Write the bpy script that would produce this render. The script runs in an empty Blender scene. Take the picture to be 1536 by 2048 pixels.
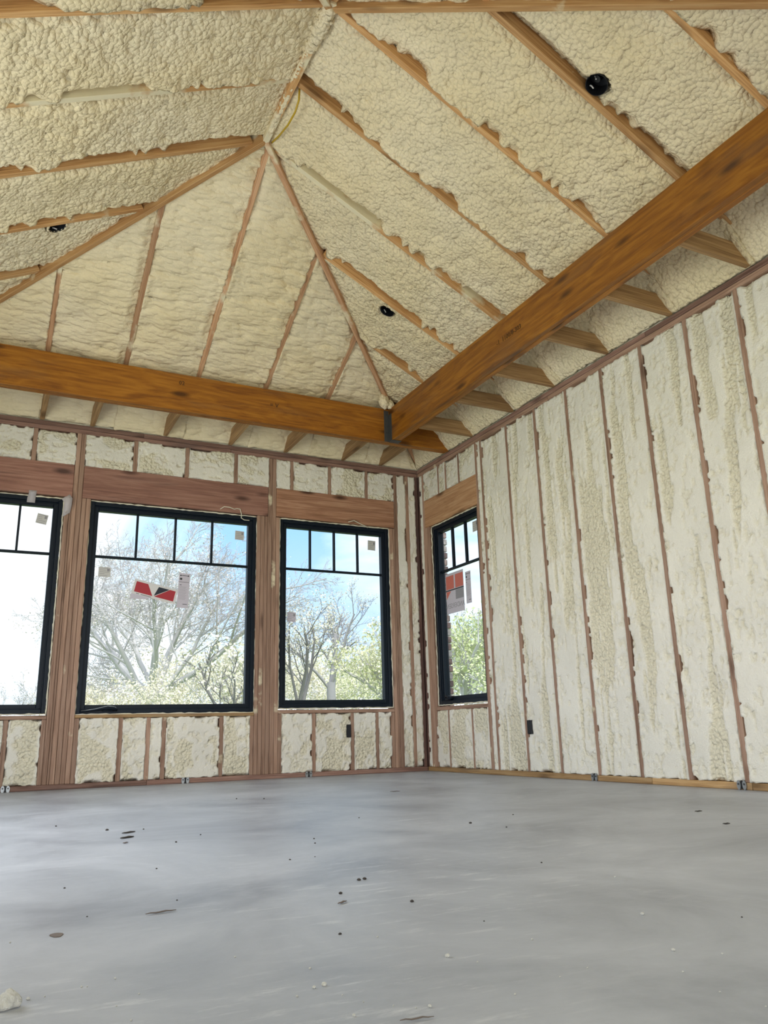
import bpy, math, random
import numpy as np
from mathutils import Vector, Matrix, Quaternion

random.seed(7)
SC = bpy.context.scene
COL = SC.collection

# ------------------------------------------------------------------ camera
F_PX, CAM = 1593.1, Vector((-3.9211, -6.9476, 0.3652))
YAW, PITCH, ROLL = 0.46896, 0.26956, -0.02628
cy, sy, cp, sp = math.cos(YAW), math.sin(YAW), math.cos(PITCH), math.sin(PITCH)
FWD = Vector((sy*cp, cy*cp, sp))
R0 = Vector((cy, -sy, 0)); U0 = R0.cross(FWD)
RIGHT = math.cos(ROLL)*R0 + math.sin(ROLL)*U0
UP = -math.sin(ROLL)*R0 + math.cos(ROLL)*U0
cam_data = bpy.data.cameras.new('camera')
cam = bpy.data.objects.new('camera', cam_data); COL.objects.link(cam)
m = Matrix.Identity(4)
for i in range(3):
    m[i][0], m[i][1], m[i][2], m[i][3] = RIGHT[i], UP[i], -FWD[i], CAM[i]
cam.matrix_world = m
cam_data.sensor_fit = 'VERTICAL'; cam_data.sensor_height = 36.0
cam_data.lens = F_PX/2048*36.0
cam_data.clip_start = 0.02; cam_data.clip_end = 500
SC.camera = cam

# ------------------------------------------------------------------ view, world, lights
SC.view_settings.view_transform = 'Standard'
SC.view_settings.look = 'None'
SC.view_settings.gamma = 1
SC.view_settings.use_curve_mapping = False
SC.view_settings.exposure = 0.42

world = bpy.data.worlds.new('sky'); SC.world = world; world.use_nodes = True
W = world.node_tree; W.nodes.clear()
def wn(t, **kw):
    n = W.nodes.new(t)
    for k, v in kw.items(): setattr(n, k, v)
    return n
tc = wn('ShaderNodeTexCoord'); sepw = wn('ShaderNodeSeparateXYZ')
W.links.new(tc.outputs['Generated'], sepw.inputs[0])
addz = wn('ShaderNodeMath', operation='ADD'); addz.inputs[1].default_value = 0.42
absz = wn('ShaderNodeMath', operation='ABSOLUTE')
W.links.new(sepw.outputs[2], absz.inputs[0]); W.links.new(absz.outputs[0], addz.inputs[0])
vdiv = wn('ShaderNodeVectorMath', operation='DIVIDE')
cmb = wn('ShaderNodeCombineXYZ')
for i in range(3): W.links.new(addz.outputs[0], cmb.inputs[i])
W.links.new(tc.outputs['Generated'], vdiv.inputs[0]); W.links.new(cmb.outputs[0], vdiv.inputs[1])
mapw = wn('ShaderNodeMapping'); mapw.inputs['Location'].default_value = (0.7, 2.9, 0.0)
W.links.new(vdiv.outputs[0], mapw.inputs[0])
nz = wn('ShaderNodeTexNoise'); nz.inputs['Scale'].default_value = 1.9; nz.inputs['Detail'].default_value = 7
nz.inputs['Roughness'].default_value = 0.55; nz.inputs['Distortion'].default_value = 0.4
W.links.new(mapw.outputs[0], nz.inputs['Vector'])
rampc = wn('ShaderNodeValToRGB')
rampc.color_ramp.elements[0].position = 0.39; rampc.color_ramp.elements[0].color = (0.36, 0.62, 0.94, 1)
rampc.color_ramp.elements[1].position = 0.54; rampc.color_ramp.elements[1].color = (0.97, 0.985, 1.0, 1)
e = rampc.color_ramp.elements.new(0.46); e.color = (0.62, 0.80, 0.97, 1)
W.links.new(nz.outputs['Fac'], rampc.inputs[0])
bgw = wn('ShaderNodeBackground'); bgw.inputs['Strength'].default_value = 1.9
# thin white haze towards the horizon
hz = wn('ShaderNodeMapRange'); hz.inputs['From Min'].default_value = 0.0; hz.inputs['From Max'].default_value = 0.24; hz.inputs['To Min'].default_value = 0.8; hz.inputs['To Max'].default_value = 0.0
W.links.new(absz.outputs[0], hz.inputs[0])
hmix = wn('ShaderNodeMixRGB'); hmix.inputs['Color2'].default_value = (0.93, 0.96, 1.0, 1)
W.links.new(hz.outputs[0], hmix.inputs[0]); W.links.new(rampc.outputs[0], hmix.inputs['Color1'])
W.links.new(hmix.outputs[0], bgw.inputs[0])
outw = wn('ShaderNodeOutputWorld'); W.links.new(bgw.outputs[0], outw.inputs[0])

def area(name, loc, target, sx, sy_, power, color):
    l = bpy.data.lights.new(name, 'AREA'); l.shape = 'RECTANGLE'; l.size = sx; l.size_y = sy_
    l.energy = power; l.color = color
    o = bpy.data.objects.new(name, l); COL.objects.link(o); o.location = loc
    o.rotation_euler = (Vector(target)-Vector(loc)).to_track_quat('-Z', 'Y').to_euler()
    return o
sun = bpy.data.lights.new('sun', 'SUN'); sun.energy = 4.0; sun.angle = math.radians(6); sun.color = (1.0, 0.96, 0.88)
sun_o = bpy.data.objects.new('sun', sun); COL.objects.link(sun_o)
sun_o.rotation_euler = Vector((0.05, 0.60, -0.80)).to_track_quat('-Z', 'Y').to_euler()
# added fill lamps standing in for daylight from unseen openings behind / left of camera
area('fill_light_front', (-2.5, -9.3, 1.5), (-2.5, -5.6, 3.7), 4.2, 2.3, 44, (1.0, 0.95, 0.86))
area('fill_light_left', (-4.9, -3.3, 1.5), (0, -3.3, 1.7), 3.0, 1.7, 54, (0.96, 0.98, 1.0))

# ------------------------------------------------------------------ room numbers
ZP = 2.93            # underside of the top plates
ZT = 3.006           # top of the top plates
Z0, S, SB = 3.123, 0.508, 0.516
RX, YA, YB = 2.49, 2.45, 3.61     # ridge at x=-RX from y=-YA to y=-YB
WID = 2*RX; LEN = 6.1

# ------------------------------------------------------------------ numpy noise
def _h(ix, iy, s):
    n = (ix.astype(np.int64)*374761393 + iy.astype(np.int64)*668265263 + s*144269) & 0xFFFFFFFF
    n = ((n ^ (n >> 13))*1274126177) & 0xFFFFFFFF
    n = (n ^ (n >> 16)) & 0xFFFFFFFF
    n = (n*2246822519) & 0xFFFFFFFF
    return ((n ^ (n >> 15)) & 0xFFFFFF)/float(0x1000000)
def vn(x, y, s=0):
    ix, iy = np.floor(x), np.floor(y); fx, fy = x-ix, y-iy
    fx = fx*fx*(3-2*fx); fy = fy*fy*(3-2*fy)
    a, b = _h(ix, iy, s), _h(ix+1, iy, s); c, d = _h(ix, iy+1, s), _h(ix+1, iy+1, s)
    return (a+(b-a)*fx)*(1-fy)+(c+(d-c)*fx)*fy
def fbm(x, y, s=0, o=4):
    t = 0; a = .5; tot = 0
    for i in range(o):
        t = t+a*vn(x*2**i, y*2**i, s+i*17); tot += a; a *= .5
    return t/tot
def blobs(x, y, s=0):
    """rounded cells: 1 at a cell centre, 0 in the creases"""
    ix, iy = np.floor(x), np.floor(y); best = np.full(x.shape, 9.0)
    for dx in (-1, 0, 1):
        for dy in (-1, 0, 1):
            cx, cy_ = ix+dx, iy+dy
            px = cx+.1+.8*_h(cx, cy_, s); py = cy_+.1+.8*_h(cx, cy_, s+5)
            best = np.minimum(best, (x-px)**2+(y-py)**2)
    return np.sqrt(np.clip(1-best/.85, 0, 1))
def sstep(a, b, x):
    t = np.clip((x-a)/(b-a), 0, 1); return t*t*(3-2*t)

# ------------------------------------------------------------------ materials
def newmat(name):
    mt = bpy.data.materials.new(name); mt.use_nodes = True
    nt = mt.node_tree; b = nt.nodes['Principled BSDF']
    return mt, nt, b
def nd(nt, t, ins=None, **kw):
    n = nt.nodes.new(t)
    for k, v in kw.items(): setattr(n, k, v)
    for k, v in (ins or {}).items(): n.inputs[k].default_value = v
    return n
def ramp(nt, stops):
    r = nt.nodes.new('ShaderNodeValToRGB'); cr = r.color_ramp
    cr.elements[0].position, cr.elements[0].color = stops[0][0], (*stops[0][1], 1)
    cr.elements[1].position, cr.elements[1].color = stops[-1][0], (*stops[-1][1], 1)
    for p, c in stops[1:-1]:
        q = cr.elements.new(p); q.color = (*c, 1)
    return r
def plain(name, col, rough=.5, metal=0.0, spec=.5):
    mt, nt, b = newmat(name)
    b.inputs['Base Color'].default_value = (*col, 1); b.inputs['Roughness'].default_value = rough
    b.inputs['Metallic'].default_value = metal; b.inputs['Specular IOR Level'].default_value = spec
    return mt
def wood(name, dark, mid, light, rough=.65, grain=1.0, knots=.6, spray=0.0, spraycol=(.78, .70, .50), stain=0.0, spec=.3, dist=1.2):
    """boards run along their own X; every board gets its own piece of grain"""
    mt, nt, b = newmat(name); L = nt.links
    t = nd(nt, 'ShaderNodeTexCoord'); oi = nd(nt, 'ShaderNodeObjectInfo')
    mul = nd(nt, 'ShaderNodeMath', {1: 37.0}, operation='MULTIPLY'); L.new(oi.outputs['Random'], mul.inputs[0])
    comb = nd(nt, 'ShaderNodeCombineXYZ')
    for i in range(3): L.new(mul.outputs[0], comb.inputs[i])
    add = nd(nt, 'ShaderNodeVectorMath', operation='ADD'); L.new(t.outputs['Object'], add.inputs[0]); L.new(comb.outputs[0], add.inputs[1])
    mp = nd(nt, 'ShaderNodeMapping', {'Scale': (1.1, 16*grain, 16*grain)}); L.new(add.outputs[0], mp.inputs[0])
    n1 = nd(nt, 'ShaderNodeTexNoise', {'Scale': 1.6, 'Detail': 5.0, 'Roughness': .6, 'Distortion': dist}); L.new(mp.outputs[0], n1.inputs['Vector'])
    mp2 = nd(nt, 'ShaderNodeMapping', {'Scale': (2.5, 130*grain, 130*grain)}); L.new(add.outputs[0], mp2.inputs[0])
    n2 = nd(nt, 'ShaderNodeTexNoise', {'Scale': 1.0, 'Detail': 3.0}); L.new(mp2.outputs[0], n2.inputs['Vector'])
    mix = nd(nt, 'ShaderNodeMath', {1: .45}, operation='MULTIPLY_ADD'); L.new(n2.outputs['Fac'], mix.inputs[0])
    sc = nd(nt, 'ShaderNodeMath', {1: .55}, operation='MULTIPLY'); L.new(n1.outputs['Fac'], sc.inputs[0]); L.new(sc.outputs[0], mix.inputs[2])
    r = ramp(nt, [(.36, dark), (.5, mid), (.62, light)]); L.new(mix.outputs[0], r.inputs[0])
    col = r.outputs[0]
    # board to board difference
    hv = nd(nt, 'ShaderNodeHueSaturation'); 
    mr = nd(nt, 'ShaderNodeMapRange', {'To Min': .78, 'To Max': 1.16}); L.new(oi.outputs['Random'], mr.inputs[0]); L.new(mr.outputs[0], hv.inputs['Value'])
    L.new(col, hv.inputs['Color']); col = hv.outputs[0]
    if knots:
        mk = nd(nt, 'ShaderNodeMapping', {'Scale': (2.2, 7, 7)}); L.new(add.outputs[0], mk.inputs[0])
        v = nd(nt, 'ShaderNodeTexVoronoi', {'Scale': 1.0, 'Randomness': 1.0}); L.new(mk.outputs[0], v.inputs['Vector'])
        rk = ramp(nt, [(.09, (1, 1, 1)), (.23, (0, 0, 0))]); L.new(v.outputs['Distance'], rk.inputs[0])
        mm = nd(nt, 'ShaderNodeMath', {1: knots}, operation='MULTIPLY'); L.new(rk.outputs[0], mm.inputs[0])
        mx = nd(nt, 'ShaderNodeMixRGB', {'Color2': (dark[0]*.28, dark[1]*.25, dark[2]*.25, 1)}); L.new(mm.outputs[0], mx.inputs[0]); L.new(col, mx.inputs['Color1']); col = mx.outputs[0]
    if stain:
        ms = nd(nt, 'ShaderNodeMapping', {'Scale': (1.0, 5, 5)}); L.new(add.outputs[0], ms.inputs[0])
        ns = nd(nt, 'ShaderNodeTexNoise', {'Scale': 1.3, 'Detail': 6.0}); L.new(ms.outputs[0], ns.inputs['Vector'])
        rs = ramp(nt, [(.56, (0, 0, 0)), (.68, (1, 1, 1))]); L.new(ns.outputs['Fac'], rs.inputs[0])
        m2 = nd(nt, 'ShaderNodeMath', {1: stain}, operation='MULTIPLY'); L.new(rs.outputs[0], m2.inputs[0])
        mx = nd(nt, 'ShaderNodeMixRGB', {'Color2': (.05, .045, .05, 1)}); L.new(m2.outputs[0], mx.inputs[0]); L.new(col, mx.inputs['Color1']); col = mx.outputs[0]
    if spray:
        nf = nd(nt, 'ShaderNodeTexNoise', {'Scale': 2.6, 'Detail': 5.0, 'Roughness': .55}); L.new(add.outputs[0], nf.inputs['Vector'])
        rf = ramp(nt, [(.66-spray*.34, (0, 0, 0)), (.72-spray*.30, (1, 1, 1))]); L.new(nf.outputs['Fac'], rf.inputs[0])
        mx = nd(nt, 'ShaderNodeMixRGB', {'Color2': (*spraycol, 1)}); L.new(rf.outputs[0], mx.inputs[0]); L.new(col, mx.inputs['Color1']); col = mx.outputs[0]
    L.new(col, b.inputs['Base Color'])
    b.inputs['Roughness'].default_value = rough; b.inputs['Specular IOR Level'].default_value = spec
    bp = nd(nt, 'ShaderNodeBump', {'Strength': .25, 'Distance': .004}); L.new(n2.outputs['Fac'], bp.inputs['Height']); L.new(bp.outputs[0], b.inputs['Normal'])
    return mt
M = {}
M['rafter'] = wood('rafter_wood', (.38, .19, .075), (.57, .315, .13), (.67, .42, .20), spray=.10)
M['rafter_sprayed'] = wood('rafter_wood_oversprayed', (.38, .19, .075), (.57, .315, .13), (.67, .42, .20), spray=.62)
M['rafter_back'] = wood('rafter_wood_pink', (.38, .19, .10), (.55, .31, .17), (.65, .41, .25), spray=.26)
M['stud'] = wood('stud_wood', (.22, .125, .085), (.375, .232, .165), (.465, .305, .225), spray=.06)
M['stud_old'] = wood('weathered_plate_wood', (.16, .085, .065), (.27, .155, .12), (.36, .22, .175), stain=.55)
M['header'] = wood('header_wood', (.24, .115, .085), (.35, .175, .13), (.43, .235, .175), grain=.6, knots=.85, stain=.35)
M['header_red'] = wood('header_wood_red', (.29, .14, .08), (.43, .22, .135), (.52, .30, .19), grain=.6, knots=1.0, stain=.2)
M['header_tan'] = wood('header_wood_tan', (.36, .18, .09), (.50, .275, .145), (.60, .37, .22), grain=.6, knots=.9)
M['plate'] = wood('bottom_plate_wood', (.30, .165, .07), (.46, .28, .125), (.58, .39, .20), stain=.35)
M['beam'] = wood('laminated_beam_wood', (.22, .072, .008), (.33, .12, .011), (.43, .17, .018), rough=.42, grain=.42, knots=.9, stain=.30, spec=.4, dist=2.6)
M['tie'] = wood('ceiling_tie_wood', (.22, .12, .055), (.34, .20, .09), (.46, .29, .14))
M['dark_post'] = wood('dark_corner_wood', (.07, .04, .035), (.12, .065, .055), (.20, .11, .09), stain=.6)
M['sheath'] = plain('sheathing_board', (.07, .05, .035), .9)

def foam(name, c_cut, c_skin, use_attr=True, scale=1.0, bump=.8, cells=0, masked=False, stretch=None):
    mt, nt, b = newmat(name); L = nt.links
    t = nd(nt, 'ShaderNodeTexCoord')
    n1 = nd(nt, 'ShaderNodeTexNoise', {'Scale': 3.0*scale, 'Detail': 4.0}); L.new(t.outputs['Object'], n1.inputs['Vector'])
    n2 = nd(nt, 'ShaderNodeTexNoise', {'Scale': 95*scale, 'Detail': 4.0, 'Roughness': .6}); L.new(t.outputs['Object'], n2.inputs['Vector'])
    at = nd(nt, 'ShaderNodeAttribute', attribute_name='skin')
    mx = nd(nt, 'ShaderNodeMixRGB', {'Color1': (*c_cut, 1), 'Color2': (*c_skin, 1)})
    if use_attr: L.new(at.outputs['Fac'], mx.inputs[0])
    else:
        rr = ramp(nt, [(.35, (0, 0, 0)), (.7, (1, 1, 1))]); L.new(n1.outputs['Fac'], rr.inputs[0]); L.new(rr.outputs[0], mx.inputs[0])
    hv = nd(nt, 'ShaderNodeHueSaturation'); mr = nd(nt, 'ShaderNodeMapRange', {'From Min': .3, 'From Max': .7, 'To Min': .94, 'To Max': 1.05})
    L.new(n1.outputs['Fac'], mr.inputs[0]); L.new(mr.outputs[0], hv.inputs['Value']); L.new(mx.outputs[0], hv.inputs['Color'])
    L.new(hv.outputs[0], b.inputs['Base Color'])
    b.inputs['Roughness'].default_value = .75; b.inputs['Specular IOR Level'].default_value = .25
    bp = nd(nt, 'ShaderNodeBump', {'Strength': bump, 'Distance': .006}); L.new(n2.outputs['Fac'], bp.inputs['Height'])
    if cells:
        nw = nd(nt, 'ShaderNodeTexNoise', {'Scale': 9.0, 'Detail': 2.0}); L.new(t.outputs['Object'], nw.inputs['Vector'])
        av = nd(nt, 'ShaderNodeVectorMath', operation='MULTIPLY_ADD'); av.inputs[1].default_value = (.035, .035, .035); L.new(nw.outputs['Color'], av.inputs[0]); L.new(t.outputs['Object'], av.inputs[2])
        vo = nd(nt, 'ShaderNodeTexVoronoi', {'Scale': cells, 'Randomness': 1.0})
        if stretch:
            ms_ = nd(nt, 'ShaderNodeMapping', {'Scale': stretch}); L.new(av.outputs[0], ms_.inputs[0]); L.new(ms_.outputs[0], vo.inputs['Vector'])
        else: L.new(av.outputs[0], vo.inputs['Vector'])
        pw = nd(nt, 'ShaderNodeMath', {1: 2.0}, operation='POWER'); L.new(vo.outputs['Distance'], pw.inputs[0])
        if use_attr and masked:
            pm = nd(nt, 'ShaderNodeMath', operation='MULTIPLY'); L.new(pw.outputs[0], pm.inputs[0]); L.new(at.outputs['Fac'], pm.inputs[1]); pw = pm
        b2 = nd(nt, 'ShaderNodeBump', {'Strength': 1.0, 'Distance': .013}, invert=True); L.new(pw.outputs[0], b2.inputs['Height']); L.new(bp.outputs[0], b2.inputs['Normal']); bp = b2
    L.new(bp.outputs[0], b.inputs['Normal'])
    return mt
M['foam_roof'] = foam('sprayed_foam_roof', (.88, .765, .545), (.84, .71, .465), cells=40.0)
M['foam_roof_rolls'] = foam('sprayed_foam_rolls', (.88, .765, .545), (.84, .71, .465), cells=30.0, stretch=(.38, 1.0, 1.0))
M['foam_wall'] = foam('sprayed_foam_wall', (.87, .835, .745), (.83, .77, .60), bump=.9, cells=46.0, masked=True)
M['foam_bead'] = foam('foam_bead', (.84, .80, .68), (.80, .74, .56), use_attr=False)
M['foam_chunk'] = foam('foam_chunk', (.66, .66, .64), (.60, .59, .55), use_attr=False, scale=2)

# concrete
mt, nt, b = newmat('concrete_floor'); L = nt.links
t = nd(nt, 'ShaderNodeTexCoord')
n1 = nd(nt, 'ShaderNodeTexNoise', {'Scale': 1.5, 'Detail': 9.0, 'Roughness': .68, 'Distortion': .5}); L.new(t.outputs['Object'], n1.inputs['Vector'])
r1 = ramp(nt, [(.34, (.25, .265, .31)), (.5, (.36, .38, .43)), (.66, (.46, .48, .535))]); L.new(n1.outputs['Fac'], r1.inputs[0])
mpf = nd(nt, 'ShaderNodeMapping', {'Scale': (3.0, 14.0, 3.0), 'Rotation': (0, 0, .45)}); L.new(t.outputs['Object'], mpf.inputs[0])
n2 = nd(nt, 'ShaderNodeTexNoise', {'Scale': 2.0, 'Detail': 8.0, 'Roughness': .75}); L.new(mpf.outputs[0], n2.inputs['Vector'])
r2 = ramp(nt, [(.54, (0, 0, 0)), (.70, (1, 1, 1))]); L.new(n2.outputs['Fac'], r2.inputs[0])
n4 = nd(nt, 'ShaderNodeTexNoise', {'Scale': 1.1, 'Detail': 2.0}); L.new(t.outputs['Object'], n4.inputs['Vector'])
r4 = ramp(nt, [(.40, (0, 0, 0)), (.62, (.75, .75, .75))]); L.new(n4.outputs['Fac'], r4.inputs[0])
mm = nd(nt, 'ShaderNodeMath', operation='MULTIPLY'); L.new(r2.outputs[0], mm.inputs[0]); L.new(r4.outputs[0], mm.inputs[1])
mx = nd(nt, 'ShaderNodeMixRGB', {'Color2': (.66, .67, .70, 1)}); L.new(mm.outputs[0], mx.inputs[0]); L.new(r1.outputs[0], mx.inputs['Color1'])
r3 = ramp(nt, [(.28, (1, 1, 1)), (.36, (0, 0, 0))]); L.new(n2.outputs['Fac'], r3.inputs[0])
m3 = nd(nt, 'ShaderNodeMath', {1: .35}, operation='MULTIPLY'); L.new(r3.outputs[0], m3.inputs[0])
mx2 = nd(nt, 'ShaderNodeMixRGB', {'Color2': (.20, .19, .185, 1)}); L.new(m3.outputs[0], mx2.inputs[0]); L.new(mx.outputs[0], mx2.inputs['Color1'])
L.new(mx2.outputs[0], b.inputs['Base Color'])
n3 = nd(nt, 'ShaderNodeTexNoise', {'Scale': 45.0, 'Detail': 5.0}); L.new(t.outputs['Object'], n3.inputs['Vector'])
bp = nd(nt, 'ShaderNodeBump', {'Strength': .18, 'Distance': .003}); L.new(n3.outputs['Fac'], bp.inputs['Height']); L.new(bp.outputs[0], b.inputs['Normal'])
b.inputs['IOR'].default_value = 1.62
mrr = nd(nt, 'ShaderNodeMapRange', {'From Min': .3, 'From Max': .7, 'To Min': .40, 'To Max': .50}); L.new(n1.outputs['Fac'], mrr.inputs[0]); L.new(mrr.outputs[0], b.inputs['Roughness'])
b.inputs['Specular IOR Level'].default_value = .5
M['concrete'] = mt

M['frame'] = plain('black_window_frame', (.0035, .009, .018), .42, spec=.22)
M['black'] = plain('black_metal', (.006, .006, .007), .45)
M['plastic_black'] = plain('black_plastic', (.008, .009, .013), .5)
M['steel'] = plain('galvanised_steel', (.42, .44, .46), .35, .9)
M['steel_dark'] = plain('dark_hanger_steel', (.10, .105, .11), .5, .6)
M['paper'] = plain('white_label_paper', (.72, .70, .70), .6)
M['paper_lilac'] = plain('lilac_label_paper', (.60, .56, .64), .6)
M['paper_grey'] = plain('grey_label_paper', (.58, .57, .55), .6)
M['ink'] = plain('dark_print', (.03, .03, .035), .6)
M['ink_grey'] = plain('grey_print', (.30, .29, .32), .6)
M['red'] = plain('red_print', (.42, .025, .04), .5)
M['red_pale'] = plain('pale_red_print', (.62, .16, .12), .5)
M['navy'] = plain('navy_print', (.012, .018, .035), .5)
M['cable'] = plain('yellow_cable_sheath', (.50, .33, .02), .4)
M['beam_ink'] = plain('beam_stamp_ink', (.05, .02, .006), .6)
M['chip'] = plain('dark_wood_chip', (.05, .042, .038), .8)
M['chip_brown'] = plain('brown_wood_chip', (.15, .12, .105), .8)
M['grass'] = plain('outdoor_grass', (.16, .22, .08), .9)
M['bark'] = plain('hazed_bark', (.68, .645, .65), .9, spec=.1)  # bark lightened so its colour carries the outdoor haze
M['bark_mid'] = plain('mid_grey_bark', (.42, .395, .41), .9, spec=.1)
M['bark_dark'] = plain('grey_brown_bark', (.30, .28, .285), .9, spec=.1)
M['bud_pink'] = plain('hazed_pinkish_buds', (.82, .74, .70), .9, spec=.1)  # buds and leaves below are paled too, haze put into their colour
M['bud_cream'] = plain('hazed_cream_leaves', (.90, .83, .66), .9, spec=.1)
M['bud_yellow'] = plain('hazed_yellow_green_leaves', (.86, .84, .56), .9, spec=.1)
M['bud_green'] = plain('hazed_green_leaves', (.74, .78, .46), .9, spec=.1)
M['mortar'] = plain('pale_mortar', (.80, .77, .76), .9)
for i, c in enumerate([(.30, .20, .19), (.40, .29, .27), (.20, .14, .14), (.52, .46, .45)]):
    mt, nt, b = newmat('brick_clay_%d' % i); L = nt.links
    t = nd(nt, 'ShaderNodeTexCoord'); n = nd(nt, 'ShaderNodeTexNoise', {'Scale': 30.0, 'Detail': 4.0}); L.new(t.outputs['Object'], n.inputs['Vector'])
    r = ramp(nt, [(.3, tuple(x*.6 for x in c)), (.7, tuple(x*1.3 for x in c))]); L.new(n.outputs['Fac'], r.inputs[0]); L.new(r.outputs[0], b.inputs['Base Color'])
    b.inputs['Roughness'].default_value = .9
    M['brick%d' % i] = mt
# window glass: lightly tinted coated pane with real reflection
mt, nt, b = newmat('window_glass'); L = nt.links
nt.nodes.remove(b); out = nt.nodes['Material Output']
tr = nd(nt, 'ShaderNodeBsdfTransparent', {'Color': (.70, .72, .73, 1)})
gl = nd(nt, 'ShaderNodeBsdfGlossy', {'Color': (1, 1, 1, 1), 'Roughness': .01}); fr = nd(nt, 'ShaderNodeFresnel', {'IOR': 1.45})
geo = nd(nt, 'ShaderNodeNewGeometry'); inv = nd(nt, 'ShaderNodeMath', {0: .3}, operation='SUBTRACT'); L.new(geo.outputs['Backfacing'], inv.inputs[1])
inv.use_clamp = True
fm = nd(nt, 'ShaderNodeMath', operation='MULTIPLY'); L.new(inv.outputs[0], fm.inputs[0]); L.new(fr.outputs[0], fm.inputs[1])
ms = nd(nt, 'ShaderNodeMixShader'); L.new(fm.outputs[0], ms.inputs[0]); L.new(tr.outputs[0], ms.inputs[1]); L.new(gl.outputs[0], ms.inputs[2]); L.new(ms.outputs[0], out.inputs[0])
M['glass'] = mt
mt, nt, b = newmat('clear_plastic_film'); L = nt.links
out = nt.nodes['Material Output']; tr = nd(nt, 'ShaderNodeBsdfTransparent', {'Color': (.9, .88, .9, 1)}); ms = nd(nt, 'ShaderNodeMixShader', {0: .55})
b.inputs['Base Color'].default_value = (.75, .70, .72, 1); b.inputs['Roughness'].default_value = .3
L.new(tr.outputs[0], ms.inputs[1]); L.new(b.outputs[0], ms.inputs[2]); L.new(ms.outputs[0], out.inputs[0])
M['film'] = mt

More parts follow.
